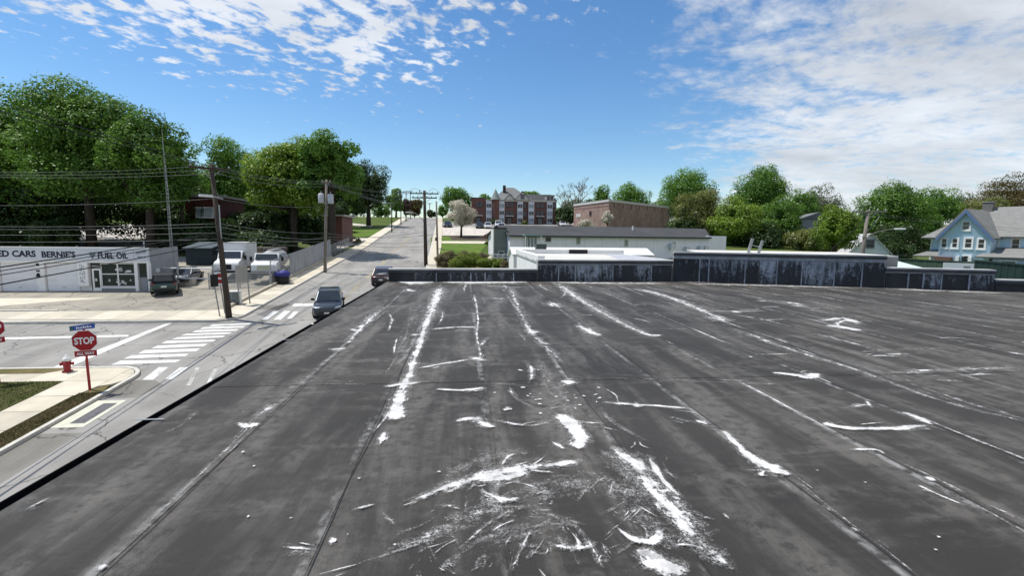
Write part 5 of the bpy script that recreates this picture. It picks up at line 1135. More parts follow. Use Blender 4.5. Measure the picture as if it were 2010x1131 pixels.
MB().box(ax(991)-.3, ax(991)+.45, 3, 4, EZ+.2, az(991, 361.5)).build('chimney', mat('dark_chimney', (.05, .04, .04), .9, .2), fl_)
# mottled brick block
c0, c1_, c2_ = Vector((31.2, 104)), Vector((27.35, 121.0)), Vector((53.0, 123.2)); zt_ = 15.2; bz = G(100)-1
bb = thing('brick_block', 'plain mottled red brick block with pale roof edge behind the long white building', 'building', (c0.x, c0.y, 0))
pts = [(0, 0), tuple(c2_-c0), tuple(c2_-c0+(c1_-c0)), tuple(c1_-c0)]
MB().prism(pts, bz, zt_-.4).build('wall', M['brick2'], bb)
def grow(pts, e):
    cx_ = sum(p[0] for p in pts)/4; cy_ = sum(p[1] for p in pts)/4; return [(p[0]+(p[0]-cx_)*e, p[1]+(p[1]-cy_)*e) for p in pts]
MB().prism(grow(pts, .012), zt_-.398, zt_+.12).build('roof_edge', M['trim'], bb)
q = frame((c1_.x-c0.x, c1_.y-c0.y, 0), c0-c1_); MB(q).box(.4, 17, -.03, -.005, zt_-1.35, zt_-1.2).build('brick_course', M['brick'], bb)
window(bb, frame(q @ Vector((8.5, 0, 12.2)), c0-c1_), 1.0, .9, M['brick'], M['glass2'], .08, (), (), .04); 
MB(q).box(1.5, 4.0, -.06, -.01, 12.0, 12.8).build('wall_sign', M['trim'], bb)
q = frame((0, 0, 0), c2_-c0)
for k in range(7): MB(q).box(2+k*3.8, 2.35+k*3.8, -.05, -.005, zt_-1.5, zt_-.5).build('downpipe', M['brick'], bb)

# long white building with charcoal roof
LA, LB = Vector((5.45, 58.5)), Vector((37.3, 66.4)); L_ = (LB-LA).length; gz = G(58)-.6
lw = thing('long_white_building', 'long low white building with charcoal shingled roof', 'building', (LA.x, LA.y, gz), math.atan2(LB.y-LA.y, LB.x-LA.x))
ez, rz_ = 7.30-gz, 8.55-gz
M['clap_white'] = mat('white_clapboard', (.82, .80, .85), .6, .06, 1, .0); M['clap_green'] = mat('grey_green_siding', (.165, .185, .165), .8, .12, .8, .1, stretch=(.3, .3, 4))
MB().box(0, L_-3.3, 0, 9.0, 0, ez).build('wall', M['clap_white'], lw)
MB().box(L_-3.29, L_, -.02, 9.0, 0, ez+.15).build('end_room', M['clap_white'], lw)
mb = MB(); mb.add([(-.3, -.45, ez-.12), (L_-3.0, -.45, ez-.12), (L_+.1, 4.5, rz_), (-.3, 4.5, rz_), (-.3, 9.4, ez-.1), (L_+.1, 9.4, ez-.1)], [(0, 1, 2, 3), (3, 2, 5, 4)]); o = mb.build('roof', M['darkroof'], lw); sm = o.modifiers.new('thick', 'SOLIDIFY'); sm.thickness = .12
MB().box(-.3, L_-3.0, -.5, -.452, ez-.24, ez-.06).build('eaves_board', M['fascia'], lw); 
MB().add([(-.02, 0, ez), (-.02, 9, ez), (-.02, 4.5, rz_-.1), (.1, 0, ez), (.1, 9, ez), (.1, 4.5, rz_-.1)], [(0, 2, 1), (3, 4, 5), (0, 3, 5, 2), (2, 5, 4, 1)]).build('gable', M['clap_white'], lw)
# door canopy, windows, air-conditioning boxes
def lx(px, py=480): # position along the front wall under a pixel
    d = ray(px, py); n_ = Vector((-(LB-LA).y, (LB-LA).x)); t = (n_.x*LA.x+n_.y*LA.y)/(n_.x*d.x+n_.y*d.y); h = Vector((t*d.x, t*d.y)); return (h-LA).dot((LB-LA).normalized()), CAM_H+t*d.z-gz
x0, z0 = lx(1024, 462); x1, _ = lx(1059, 462)
po = MB().box(x0, x1, -1.0, -.01, z0-.05, z0+.12).build('porch_canopy', mat('pale_green_trim', (.25, .36, .34), .7, .1), lw)
for a in (x0+.1, x1-.2): MB().box(a, a+.1, -.95, -.85, 0, z0-.06).build('porch_post', M['white'], po)
for k in range(4):
    a = x0+.35+k*(x1-x0-.6)/4; window(lw, frame((a, 0, z0-1.75), (1, 0, 0)), (x1-x0-.6)/4-.14, 1.5, M['white'], M['curtain'], .06, (), (), .04, False)
for (px, py, w_, h_) in ((1076, 470, .75, .5), (1135, 473, .5, .75), (1229, 477, .5, .75), (1323, 480, .4, .6)):
    x, z = lx(px, py); window(lw, frame((x-w_/2, 0, z-h_/2), (1, 0, 0)), w_, h_, M['white_old'], M['glass2'] if px == 1076 else mat('board', (.3, .3, .25), .8, .1), .06, (), (), .05)
for (px, py) in ((1371, 487), (1381, 487), (1315, 482), (1345, 488)):
    x, z = lx(px, py); MB().box(x-.3, x+.3, -.7, -.15, z-.4, z+.3).build('condenser', M['white_old'] if px % 2 else M['greymetal'], lw)
for k in range(9): MB().box(x0+6+k*2.6, x0+6.04+k*2.6, -.012, -.002, 1.0, ez-.3).build('siding_joint', M['white_old'], lw)
x, z = lx(1267, 455); MB().cyl((x, 3, rz_-.5), (x, 3, rz_+.15), .12).build('roof_vent', M['white'], lw)
# grey-green wing at its left end
wg = thing('grey_green_wing', 'grey-green sided annexe joined to the left end of the long white building', 'building', (atY(969, 470, 59.5).x, 59.5, G(58)-.6))
ww = LA.x-.32-atY(969, 470, 59.5).x; hz = atY(985, 449, 59.5).z-(G(58)-.6)
n = 9
MB().box(0, ww, .03, 5, 0, hz).build('wall', M['clap_green'], wg)
for k in range(n): MB().add([(0, .0, hz*k/n), (ww, .0, hz*k/n), (ww, .022, hz*(k+1)/n-.01), (0, .022, hz*(k+1)/n-.01), (0, .029, hz*k/n), (ww, .029, hz*k/n)], [(0, 1, 2, 3), (0, 4, 5, 1)]).build('clapboard', M['clap_green'], wg)
MB().box(-.06, .04, -.04, 5, 0, hz+.03).build('corner_board', M['white'], wg); MB().box(-.1, ww+.02, -.12, 5.1, hz+.032, hz+.14).build('roof', M['darkroof'], wg)
window(wg, frame((.65, 0, 1.5), (1, 0, 0)), .6, .5, M['white'], M['glass2'], .06, (), (), .05)
# white railing / garden fence before the wing
rl_ = thing('white_railing', 'low white garden railing before the grey-green annexe', 'railing', (atY(965, 485, 56).x, 56, G(56)))
for k in range(8): MB().box(k*.62, k*.62+.08, 0, .08, 0, 1.35).build('post', M['white'], rl_)
for z in (.45, .95, 1.3): MB().box(-.1, 4.6, .082, .12, z, z+.09).build('rail', M['white'], rl_)
# white shed beyond the low parapet
q0 = atY(1008, 528, 30); q1 = atY(1045, 528, 33)
shd = thing('white_shed', 'small sunlit white shed with gabled end beyond the low parapet', 'shed', (q0.x, 30, 3.0))
pk = atY(1018, 486, 31).z-3.0; ev = atY(1045, 500, 33).z-3.0
M['brightwhite'] = mat('fresh_white_paint', (.78, .77, .73), .6, .04, 1)
MB().add([(0, 0, -2), (0, 3.2, -2), (0, 3.2, ev), (0, 1.2, pk), (0, 0, pk-.35), (9, 0, -2), (9, 3.2, -2), (9, 3.2, ev), (9, 1.2, pk), (9, 0, pk-.35)], [(0, 4, 3, 2, 1), (5, 6, 7, 8, 9), (0, 5, 9, 4), (1, 2, 7, 6)]).build('wall', M['brightwhite'], shd)
o = MB().add([(-.12, -.15, pk-.38), (9, -.15, pk-.38), (9, 1.2, pk+.02), (-.12, 1.2, pk+.02), (9, 3.4, ev-.05), (-.12, 3.4, ev-.05)], [(0, 1, 2, 3), (3, 2, 4, 5)]).build('roof', M['white'], shd); o.modifiers.new('thick', 'SOLIDIFY').thickness = .06
MB().box(1.45, 2.1, .2, .8, pk-.4, pk+.25).build('vent_box', mat('vent_grey', (.07, .08, .075), .7, .1), shd)
# adjoining white-coated roof
M['whiteroof'] = mat('white_roof_coating', (.70, .69, .64), .7, .1, .7, .1, col2=(.36, .34, .31), detail=8, stretch=(.5, 1.5, 1))
ar = thing('annexe_roof_building', 'adjoining annexe with white-coated flat roof behind the middle parapet', 'building', (3.3, 19.75, 0))
MB().box(-.2, 6.2, .0, 9.0, 2, 6.02).build('wall', M['brightwhite'], ar); MB().box(-.25, 6.25, -.02, 9.05, 6.022, 6.10).build('roof_coating', M['whiteroof'], ar)
MB().box(-.25, 6.25, 8.7, 9.04, 6.102, 6.34).build('roof_kerb', M['white'], ar); MB().box(2.9, 4.0, 8.62, 8.698, 6.12, 6.36).build('dark_vent', M['black'], ar)
MB().box(-.24, .05, .35, 8.69, 6.102, 6.30).build('roof_kerb', M['white'], ar); MB().add([(3.6, 1, 6.105), (6.1, 1, 6.105), (6.1, 8, 6.105), (4.9, 8, 6.105)], [(0, 1, 2, 3)]).build('grey_patch', mat('grey_coating', (.38, .39, .42), .7, .1), ar)
a2 = thing('tall_annexe', 'taller flat annexe with pale roof edge behind the tall parapet', 'building', (9.75, 19.3, 0)); a2.rotation_euler = (0, 0, math.atan(-.363))
MB().box(0, 7.2, .30, 5.5, 2, 6.44).build('wall', M['brick_dark'], a2); MB().box(-.02, 7.2, .3, 5.5, 6.442, 6.5).build('roof_coating', M['whiteroof'], a2)
M['ladder'] = mat('pale_ladder', (.42, .42, .40), .6, .1, 3)
# ladder over the parapet
lq = atY(1487, 495, 18.2); ld = thing('ladder', 'top of a pale ladder leaning over the tall parapet', 'ladder', (lq.x-.15, rear(lq.x)+.46, 5.4)); ld.rotation_euler = (R(6), R(12), R(-18))
for x in (-.19, .19): MB().box(x-.05, x+.05, -.025, .025, -.5, 1.72).build('stile', M['ladder'], ld)
for k in range(7): MB().cyl((-.16, 0, -.35+k*.3), (.16, 0, -.35+k*.3), .018, n=6).build('rung', M['ladder'], ld)

# white garage by the lamp pole
gq = atY(1668, 500, 62); gg = G(62)-1.5; gr = thing('white_garage', 'small white gabled garage behind the weathered lamp pole', 'garage', (gq.x, 62, gg), R(-30))
gz1 = atY(1690, 493, 62).z-gg; gzp = atY(1688, 459, 62).z-gg; w_ = 4.4
MB().add([(0, 0, 0), (w_, 0, 0), (w_, 0, gz1), (w_*.5, 0, gzp), (0, 0, gz1), (0, 7, 0), (w_, 7, 0), (w_, 7, gz1), (w_*.5, 7, gzp), (0, 7, gz1)], [(0, 1, 2, 3, 4), (9, 8, 7, 6, 5), (0, 4, 9, 5), (1, 6, 7, 2)]).build('wall', M['white'], gr)
mb = MB(); s_ = (gzp-gz1)/(w_/2)
mb.add([(-.35, -.3, gz1-.35*s_+.05), (w_/2, -.3, gzp+.05), (w_/2, 7.2, gzp+.05), (-.35, 7.2, gz1-.35*s_+.05), (w_+.35, -.3, gz1-.35*s_+.05), (w_+.35, 7.2, gz1-.35*s_+.05)], [(0, 1, 2, 3), (1, 4, 5, 2)]); o = mb.build('roof', mat('pale_shingle', (.42, .42, .42), .8, .1, 1), gr); o.modifiers.new('thick', 'SOLIDIFY').thickness = .12
window(gr, frame((w_*.5-.4, 0, gz1+.55), (1, 0, 0)), .8, 1.0, M['greymetal'], M['glass2'], .1, (.5,), (), .06); window(gr, frame((.5, 0, gz1-1.3), (1, 0, 0)), .6, .9, M['greymetal'], M['glass2'], .08, (.5,), (), .05)
# old grey house deep in the trees
hq = atY(1603, 470, 88); oh = thing('grey_house', 'weathered grey house glimpsed between the trees on the right', 'house', (hq.x, 88, G(88)-2), R(-20)); hz = atY(1603, 430, 88).z-(G(88)-2)
MB().box(-3, 3, 0, 7, 0, hz).build('wall', M['grey_wall'], oh); MB().extr([(-3.4, hz+.002), (3.4, hz+.002), (0, hz+1.3)], -.3, 7.3).build('roof', M['slate'], oh)
for k in (-.9, .35): window(oh, frame((k, 0, hz-2.6), (1, 0, 0)), .55, 1.1, M['white_old'], M['glass2'], .1, (.5,), (), .05)

# ================================================================= BLUE HOUSE
HB = atY(1842, 500, 52); hg = G(50)-1.0
hn = Vector((-.90, -.436, 0)); hxv = Vector((.436, -.90, 0))    # front normal; to the right along the front
house = thing('blue_house', 'light blue clapboard house with white windows and grey shingle roof', 'house', (HB.x, HB.y, hg), math.atan2(hxv.y, hxv.x))
def hpl(px, py, dep=0.0):    # pixel -> local x,z on the front plane, dep metres behind it
    d = ray(px, py); o0 = Vector((HB.x, HB.y, 0))-hn*dep; t = (hn.dot(o0))/(hn.dot(Vector((d.x, d.y, 0)))); h = Vector((t*d.x, t*d.y, 0)); return (h-o0).dot(hxv), CAM_H+t*d.z-hg
def clap_mat(name, col):
    t = TN(name); g = t.n('ShaderNodeTexCoord').outputs['Object']; sp_ = t.n('ShaderNodeSeparateXYZ'); t.l(g, sp_.inputs[0])
    f = t.math('FRACT', t.math('DIVIDE', sp_.outputs[2], .2)); n = t.noise(g, 1.2, 5, .6)
    c = t.mix(n, tuple(q*.92 for q in col), tuple(min(1, q*1.06) for q in col)); t.l(c, t.b.inputs['Base Color']); t.b.inputs['Roughness'].default_value = .6; t.bump(f, 1.0, .05); return t.mt
M['blue_clap'] = clap_mat('blue_clapboard', (.58, .74, .87)); M['blue_trim'] = mat('slate_blue_trim', (.10, .16, .30), .6, .08)
gx0, gze = hpl(1846, 464); gx1, _ = hpl(1946, 464); gxm, gzp = hpl(1899, 414); gxm = (gx0+gx1)/2; gze = (gze+hpl(1946, 464)[1])/2
# front gable block
MB().add([(gx0, 0, 0), (gx1, 0, 0), (gx1, 0, gze), (gxm, 0, gzp), (gx0, 0, gze), (gx0, 6, 0), (gx1, 6, 0), (gx1, 6, gze), (gxm, 6, gzp), (gx0, 6, gze)], [(0, 1, 2, 3, 4), (9, 8, 7, 6, 5), (0, 4, 9, 5), (1, 6, 7, 2)]).build('front_wall', M['blue_clap'], house)
def slope_roof(name, A, B, Cc, Dd, th=.16, m='asphalt_shingle', par=house):
    o = MB().add([A, B, Cc, Dd], [(0, 1, 2, 3)]).build(name, M[m], par); o.modifiers.new('thick', 'SOLIDIFY').thickness = th; return o
s_ = (gzp-gze)/(gxm-gx0); e = .3
slope_roof('roof', (gx0-e, -.45, gze-e*s_+.1), (gxm, -.45, gzp+.12), (gxm, 7, gzp+.12), (gx0-e, 7, gze-e*s_+.1)); slope_roof('roof', (gxm, -.45, gzp+.12), (gx1+e, -.45, gze-e*s_+.1), (gx1+e, 7, gze-e*s_+.1), (gxm, 7, gzp+.12))
for (xa, xb) in ((gx0-e, gxm), (gx1+e, gxm)):
    za = gze-e*s_
    MB().add([(xa, -.50, za-.32), (xb, -.50, gzp-.26), (xb, -.50, gzp+.14), (xa, -.50, za+.08), (xa, -.44, za-.32), (xb, -.44, gzp-.26), (xb, -.44, gzp+.14), (xa, -.44, za+.08)], [(0, 1, 2, 3), (7, 6, 5, 4), (0, 4, 5, 1), (3, 2, 6, 7)]).build('barge_board', M['blue_trim'], house)
# main block behind
mx0, mz = hpl(1817, 462, 3); mx1 = 18; mz = gze; rzm = hpl(1960, 409, 7.5)[1]
MB().box(mx0+.6, gx0-.01, 3, 12, 0, mz).box(gx1+.01, mx1, 2.2, 12, 0, mz).build('main_wall', M['blue_clap'], house)
lft = mx0
slope_roof('roof', (lft, 1.6, mz-.15), (gxm, 1.6, mz-.15), (gxm, 7.2, rzm), (lft+4.0, 7.2, rzm)); slope_roof('roof', (gxm, 1.58, mz-.15), (mx1, 1.58, mz-.15), (mx1, 7.2, rzm), (gxm, 7.2, rzm))
slope_roof('roof', (lft, 1.6, mz-.15), (lft+4.0, 7.2, rzm), (lft+4.0, 8, rzm), (lft, 13, mz-.15)); slope_roof('roof', (lft+4, 7.2, rzm), (mx1, 7.2, rzm), (mx1, 13, mz-.15), (lft, 13, mz-.15))
cxm, czm = hpl(1938, 398, 6); MB().box(cxm-.45, cxm+.45, 6.2, 7.1, rzm-1.2, czm+.05).build('chimney', mat('chimney_stone', (.16, .15, .14), .9, .25, 4, .3), house); MB().box(cxm-.52, cxm+.52, 6.13, 7.17, czm+.052, czm+.15).build('chimney_cap', M['greymetal'], house)
for (a, b, t, bt) in ((1850, 1857, 469, 485), (1871, 1878, 469, 485.5), (1896, 1906, 469, 486), (1922, 1931, 470, 487), (1891, 1902, 436, 450), (1893, 1902, 503, 513)):
    (x0, z1), (x1, z0) = hpl(a, t), hpl(b, bt); window(house, frame((x0, 0, z0), (1, 0, 0)), x1-x0, z1-z0, M['white'], M['glass2'], .17, (.5,), (), .07)
for (a, b, t, bt) in ((1950, 1957, 471, 489), (1988, 1999, 470, 491)):
    (x0, z1), (x1, z0) = hpl(a, t, 2.2), hpl(b, bt, 2.2); window(house, frame((x0, 2.2, z0), (1, 0, 0)), x1-x0, z1-z0, M['white'], M['glass2'], .17, (.5,), (), .07)
MB().box(mx0+.58, mx0+.75, 2.96, 3.2, 0, mz-.1).build('corner_board', M['white'], house)
MB().box(gx0-.02, gx0+.12, -.03, .1, 0, gze).build('corner_board', M['blue_clap'], house); MB().box(gx1-.1, gx1+.03, -.03, .1, 0, gze-.2).build('corner_board', M['blue_clap'], house)
# porch roofs
(x0, z0), (x1, z1) = hpl(1797, 503, 1.5), hpl(1836, 495, 3); slope_roof('porch_roof', (x0, .6, z0), (gx0-.02, .6, z0), (gx0-.02, 3.0, z0+.75), (x0+1.2, 3.0, z0+.75), .12)
(x0, z0) = hpl(1918, 505, -.8); slope_roof('porch_roof', (gx1-.9, -1.2, z0-.05), (mx1, -1.2, z0-.05), (mx1, 2.2, z0+.95), (gx1+.05, 2.2, z0+.95), .14)
pw = MB().box(gx1+.5, mx1, -.8, -.6, 0, z0-.12).build('porch_wall', mat('porch_lilac', (.45, .47, .62), .6, .08), house)
for k in range(3): window(house, frame((gx1+1.2+k*2.3, -.8, z0-1.25), (1, 0, 0)), 1.1, .9, M['white'], M['glass2'], .12, (), (), .05)
x, z = hpl(1848, 505, -.4); bx_ = MB().box(x-.6, x+.9, -.6, -.01, 0, z+.05).build('porch_bay', mat('brown_wood', (.14, .07, .05), .8, .2), house)
for k in range(3): MB().box(x+1.2+k*.55, x+1.5+k*.55, -.25, -.02, 0, z+.15).build('shutter', M['white'] if k != 1 else M['black'], house)
# green fences and white board before the house
def board_fence(label, pts, top_z, m, w=.22, hgt=2.6):
    A = Vector((*pts[0], 0)); o = thing('board_fence', label, 'fence', (A.x, A.y, top_z-hgt)); d = Vector((*pts[1], 0))-A; L = d.length; q = frame((0, 0, 0), d); n = int(L/w)
    for k in range(n): MB(q).box(k*w+.006, (k+1)*w-.006, (k % 2)*.01, .03+(k % 2)*.01, 0, hgt+(k % 3)*.01).build('board', m, o)
    MB(q).box(0, L, -.05, -.002, hgt+.0, hgt+.07).build('cap_rail', m, o); return o
M['green_fence'] = mat('green_fence_paint', (.045, .075, .05), .7, .15, 1, .1); M['dkgreen'] = mat('dark_green_paint', (.012, .030, .022), .6, .2, 1)
fa, fb = atY(1745, 508, 34), atY(1935, 514, 28); board_fence('mid green board fence before the blue house', [(fa.x, 34), (fb.x, 28)], fa.z, M['green_fence'], .30)
fa, fb = atY(1912, 521, 24), atY(2090, 517, 17); dg_ = board_fence('dark green board wall behind the lowest parapet at right', [(fa.x, 24), (fb.x, 17)], (fa.z+fb.z)/2, M['dkgreen'], .34)
q = atY(1996, 541, 20.2); em = thing('round_emblem', 'small pale round emblem plate on the dark green boards', 'emblem', (q.x-.1, q.y-.3, q.z), math.atan2(17-24, fb.x-fa.x)); 
MB().add([(.19*math.cos(2*math.pi*k/18), 0, .24*math.sin(2*math.pi*k/18)) for k in range(18)], [tuple(range(18))]).build('plate', mat('emblem_plate', (.16, .26, .22), .6, .3, 12, col2=(.45, .5, .48)), em); MB().box(-.1, .1, -.006, -.002, -.25, -.19).build('red_tab', M['red'], em)
MB().box(-.02, .02, .0, .3, -.05, .05).build('bracket', M['black'], em)
fa = atY(1886, 530, 27); wbd = thing('white_board', 'white panel standing against the green fence below the gable', 'board', (fa.x, 27, fa.z), R(-35)); MB().box(-.85, .85, -.03, .03, -.6, .42).build('panel', M['white'], wbd); MB().box(.1, .4, -.05, -.031, .12, .26).build('label', M['signback'], wbd)
for x in (-.7, .7): MB().box(x-.04, x+.04, .031, .09, -2.2, .4).build('leg', M['greymetal'], wbd)
# pale sloping lean-to roof
lt = thing('lean_to_roof', 'pale aqua lean-to roof between tall parapet and green fence', 'roof', (0, 0, 0)); a, b, c, d = atY(1722, 507, 30), atY(1722, 529, 18.5), atY(1835, 532, 18.5), atY(1760, 512, 30)
o = MB().add([a, b, c, d], [(0, 1, 2, 3)]).build('roof_sheet', mat('aqua_white', (.50, .60, .55), .6, .1, 1), lt); o.modifiers.new('thick', 'SOLIDIFY').thickness = .1
MB().add([b-Vector((0, 0, .12)), c-Vector((0, 0, .12)), c-Vector((0, 0, 2.5)), b-Vector((0, 0, 2.5)), d-Vector((0, 0, .15)), d-Vector((0, 0, 2.5))], [(0, 1, 2, 3), (1, 4, 5, 2)]).build('wall', M['white_old'], lt)
# houses on the left hill
def simple_house(name, label, px0, px1, ytop, ybase, Y, wm, rm, wins, roofh=.35, cat='house'):
    a, b = atY(px0, ytop, Y), atY(px1, ytop, Y); zb_ = G(Y)-.5; o = thing(name, label, cat, (a.x, Y, zb_)); W_ = b.x-a.x; H_ = a.z-zb_
    MB().box(0, W_, 0, 7, 0, H_).build('wall', wm, o); MB().box(-.5, W_+.5, -.6, 7.4, H_+.002, H_+roofh).build('roof', rm, o)
    for (wx0, wy0, wx1, wy1) in wins:
        p0, p1 = atY(wx0, wy1, Y), atY(wx1, wy0, Y); window(o, frame((p0.x-a.x, 0, p0.z-zb_), (1, 0, 0)), p1.x-p0.x, p1.z-p0.z, M['white_old'], M['curtain'], .08, (), (.5,), .06)
    return o
simple_house('red_house', 'dark red house with wide window under the maples', 362, 432, 387, 445, 70, mat('dark_red_siding', (.055, .014, .014), .8, .2, 1), mat('pale_roof_edge', (.22, .21, .20), .8, .1), [(386, 408, 418, 426)], .3)
simple_house('brick_hut', 'small brown brick hut with flat pale roof behind the transformer pole', 637, 671, 424, 478, 76, brick_mat('hut_brick', (.10, .035, .028), (.13, .05, .04), (.12, .08, .07)), mat('pale_slab_roof', (.36, .34, .32), .8, .1), [(646, 446, 654, 462)], .22, 'hut')
# stone wall and dim sheds at the back of the yard
a, b = P(398, 508), P(520, 503); sw_ = thing('stone_wall', 'rubble stone wall at the back of the truck yard', 'wall', (a.x, 60.5, G(60.5))); rng = random.Random(21)
ms_ = [mat('stone_%d' % i, c, .95, .25, 3, .5) for i, c in enumerate(((.13, .11, .09), (.18, .15, .12), (.09, .08, .07)))]
MB().box(0, 9.5, .35, .8, 0, 1.5).build('core', ms_[2], sw_)
for r_ in range(4):
    x = rng.uniform(-.3, 0)
    while x < 9.4:
        w_ = rng.uniform(.35, .75); MB().box(x, x+w_-.04, rng.uniform(0, .12), .36, r_*.38, r_*.38+.34).build('stone', ms_[rng.randrange(3)], sw_, bevel=.05, seg=1); x += w_
for (px, py, w_, h_, lab) in ((385, 522, 2.6, 1.9, 'dim tarpaulin-topped shed left of the leaning pole'), (412, 520, 2.2, 1.6, 'second dim covered shed just left of the leaning pole')):
    q = P(px, py); o = thing('yard_shed', lab, 'shed', (q.x-1, q.y, G(q.y)+.06)); MB().box(0, w_, 0, 3, 0, h_).build('wall', mat('shed_dark', (.02, .03, .035), .8, .2), o); MB().add([(-.2, -.3, h_-.1), (w_+.2, -.3, h_-.1), (w_+.2, 3.2, h_+.5), (-.2, 3.2, h_+.5)], [(0, 1, 2, 3)]).build('cover', mat('shed_cover', (.05, .07, .085), .6, .3, 2), o).modifiers.new('thick', 'SOLIDIFY').thickness = .08
# old machine parts by the gate post
rng = random.Random(31)
for (px, py, c, lab) in ((366, 551, (.30, .31, .33), 'grey metal bin inside the pipe gate'), (362, 563, (.42, .40, .36), 'low pale rubble skip beside the gate post')):
    q = P(px, py); o = thing('yard_bin', lab, 'bin', (q.x, q.y+.4, G(q.y)+.06), R(10)); MB().add([(-.55, -.4, 0), (.55, -.4, 0), (.55, .4, 0), (-.55, .4, 0), (-.65, -.5, .75), (.65, -.5, .75), (.65, .5, .75), (-.65, .5, .75)], [(0, 3, 2, 1), (0, 1, 5, 4), (1, 2, 6, 5), (2, 3, 7, 6), (3, 0, 4, 7)]).build('body', mat('bin_'+str(px), c, .7, .3, 3), o)
    for k in range(5): x, y = rng.uniform(-.4, .4), rng.uniform(-.25, .25); MB().cbox((x, y, .62+rng.uniform(0, .15)), (rng.uniform(.15, .4), rng.uniform(.15, .4), rng.uniform(.1, .3))).build('scrap', M['white_old'] if k % 2 else M['greymetal'], o)
# ================================================================= TREES AND SHRUBS
def leaf_mat(name, c1, c2, trans=.35):
    t = TN(name); at = t.n('ShaderNodeAttribute', attribute_name='tint').outputs['Fac']
    c = t.mix(at, c1, c2); df = t.n('ShaderNodeBsdfDiffuse'); tl = t.n('ShaderNodeBsdfTranslucent'); gl = t.n('ShaderNodeBsdfGlossy'); gl.inputs['Roughness'].default_value = .45
    t.l(c, df.inputs[0]); t.l(t.mix(.5, c, tuple(q*1.5 for q in c2)), tl.inputs[0]); gl.inputs[0].default_value = (.8, .85, .8, 1)
    m1 = t.n('ShaderNodeMixShader'); m1.inputs[0].default_value = trans; t.l(df.outputs[0], m1.inputs[1]); t.l(tl.outputs[0], m1.inputs[2])
    m2 = t.n('ShaderNodeMixShader'); m2.inputs[0].default_value = .025; t.l(m1.outputs[0], m2.inputs[1]); t.l(gl.outputs[0], m2.inputs[2]); t.l(m2.outputs[0], t.out.inputs[0]); return t.mt
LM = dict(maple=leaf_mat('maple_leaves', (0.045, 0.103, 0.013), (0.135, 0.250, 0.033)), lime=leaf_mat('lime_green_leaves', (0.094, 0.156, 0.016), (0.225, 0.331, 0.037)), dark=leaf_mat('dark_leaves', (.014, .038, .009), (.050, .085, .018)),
          green=leaf_mat('green_leaves', (0.057, 0.131, 0.018), (0.152, 0.285, 0.040)), olive=leaf_mat('olive_leaves', (0.088, 0.112, 0.027), (0.194, 0.206, 0.056)), sparse=leaf_mat('pale_leaves', (.09, .11, .06), (.17, .19, .10)),
          rust=leaf_mat('bronze_leaves', (.08, .06, .02), (.15, .12, .035)), white=leaf_mat('blossom', (.42, .38, .30), (.68, .64, .54), .25), hedge=leaf_mat('bright_hedge_leaves', (.09, .14, .012), (.19, .24, .03)), dry=leaf_mat('dry_brush_leaves', (.11, .10, .045), (.19, .16, .08)), purple=leaf_mat('purple_leaves', (.06, .03, .025), (.12, .07, .05)))
def leaf_mesh(name, pos, nrm, size, tint, rng, m, aspect=.62):
    n = len(pos); nrm = nrm/np.linalg.norm(nrm, axis=1, keepdims=True); a = rng.normal(size=(n, 3)); a -= nrm*(a*nrm).sum(1, keepdims=True); a /= np.linalg.norm(a, axis=1, keepdims=True); b = np.cross(nrm, a)
    s = size[:, None]*.5; t_ = s*aspect
    v = np.empty((n, 4, 3), np.float32); v[:, 0] = pos-a*s; v[:, 1] = pos-b*t_+nrm*s*.2; v[:, 2] = pos+a*s; v[:, 3] = pos+b*t_+nrm*s*.2
    me = D.meshes.new(name); me.vertices.add(4*n); me.vertices.foreach_set('co', v.ravel()); me.loops.add(4*n); me.loops.foreach_set('vertex_index', np.arange(4*n, dtype=np.int32)); me.polygons.add(n)
    me.polygons.foreach_set('loop_start', np.arange(0, 4*n, 4, dtype=np.int32)); me.polygons.foreach_set('loop_total', np.full(n, 4, np.int32)); me.update(calc_edges=True)
    at = me.attributes.new('tint', 'FLOAT', 'FACE'); at.data.foreach_set('value', tint.astype(np.float32)); me.materials.append(m); return me
def crown_points(rng, c, rad, n, lobes, lobesize, hollow=.5, low=-.75):
    c = np.array(c); rad = np.array(rad); d = rng.normal(size=(lobes*6, 3)); d /= np.linalg.norm(d, axis=1, keepdims=True); d = d[d[:, 2] > low]
    # spread the lobes evenly
    pick = [d[0]]
    for q in d[1:]:
        if len(pick) >= lobes: break
        if min(np.linalg.norm(q-p_) for p_ in pick) > 1.5/math.sqrt(lobes): pick.append(q)
    d = np.array(pick); k = len(d); lc = c+d*rad*rng.uniform(.45, .80, (k, 1)); lr = lobesize*rng.uniform(.7, 1.25, k)*rad.mean()
    lc = np.vstack([lc, c[None]+rng.normal(0, .15, (max(2, k//5), 3))*rad]); lr = np.concatenate([lr, np.full(max(2, k//5), lobesize*rad.mean()*1.3)]); k = len(lc)
    w_ = lr**2; idx = rng.choice(k, n, p=w_/w_.sum()); q = rng.normal(size=(n, 3)); q /= np.linalg.norm(q, axis=1, keepdims=True); q[:, 2] *= .85
    rr_ = lr[idx]*(hollow+(1.08-hollow)*rng.random(n)**.5); sp_ = rng.random(n) < .10; rr_[sp_] *= rng.uniform(1.0, 1.36, sp_.sum())
    # leaves gather into sprays
    pos = lc[idx]+q*rr_[:, None]; g_ = np.sin(pos*2.7+3).sum(1)+np.sin(pos[:, [1, 2, 0]]*5.1).sum(1)*.6; keep = g_ > -1.3
    return pos[keep], q[keep], lc, lr, idx[keep]
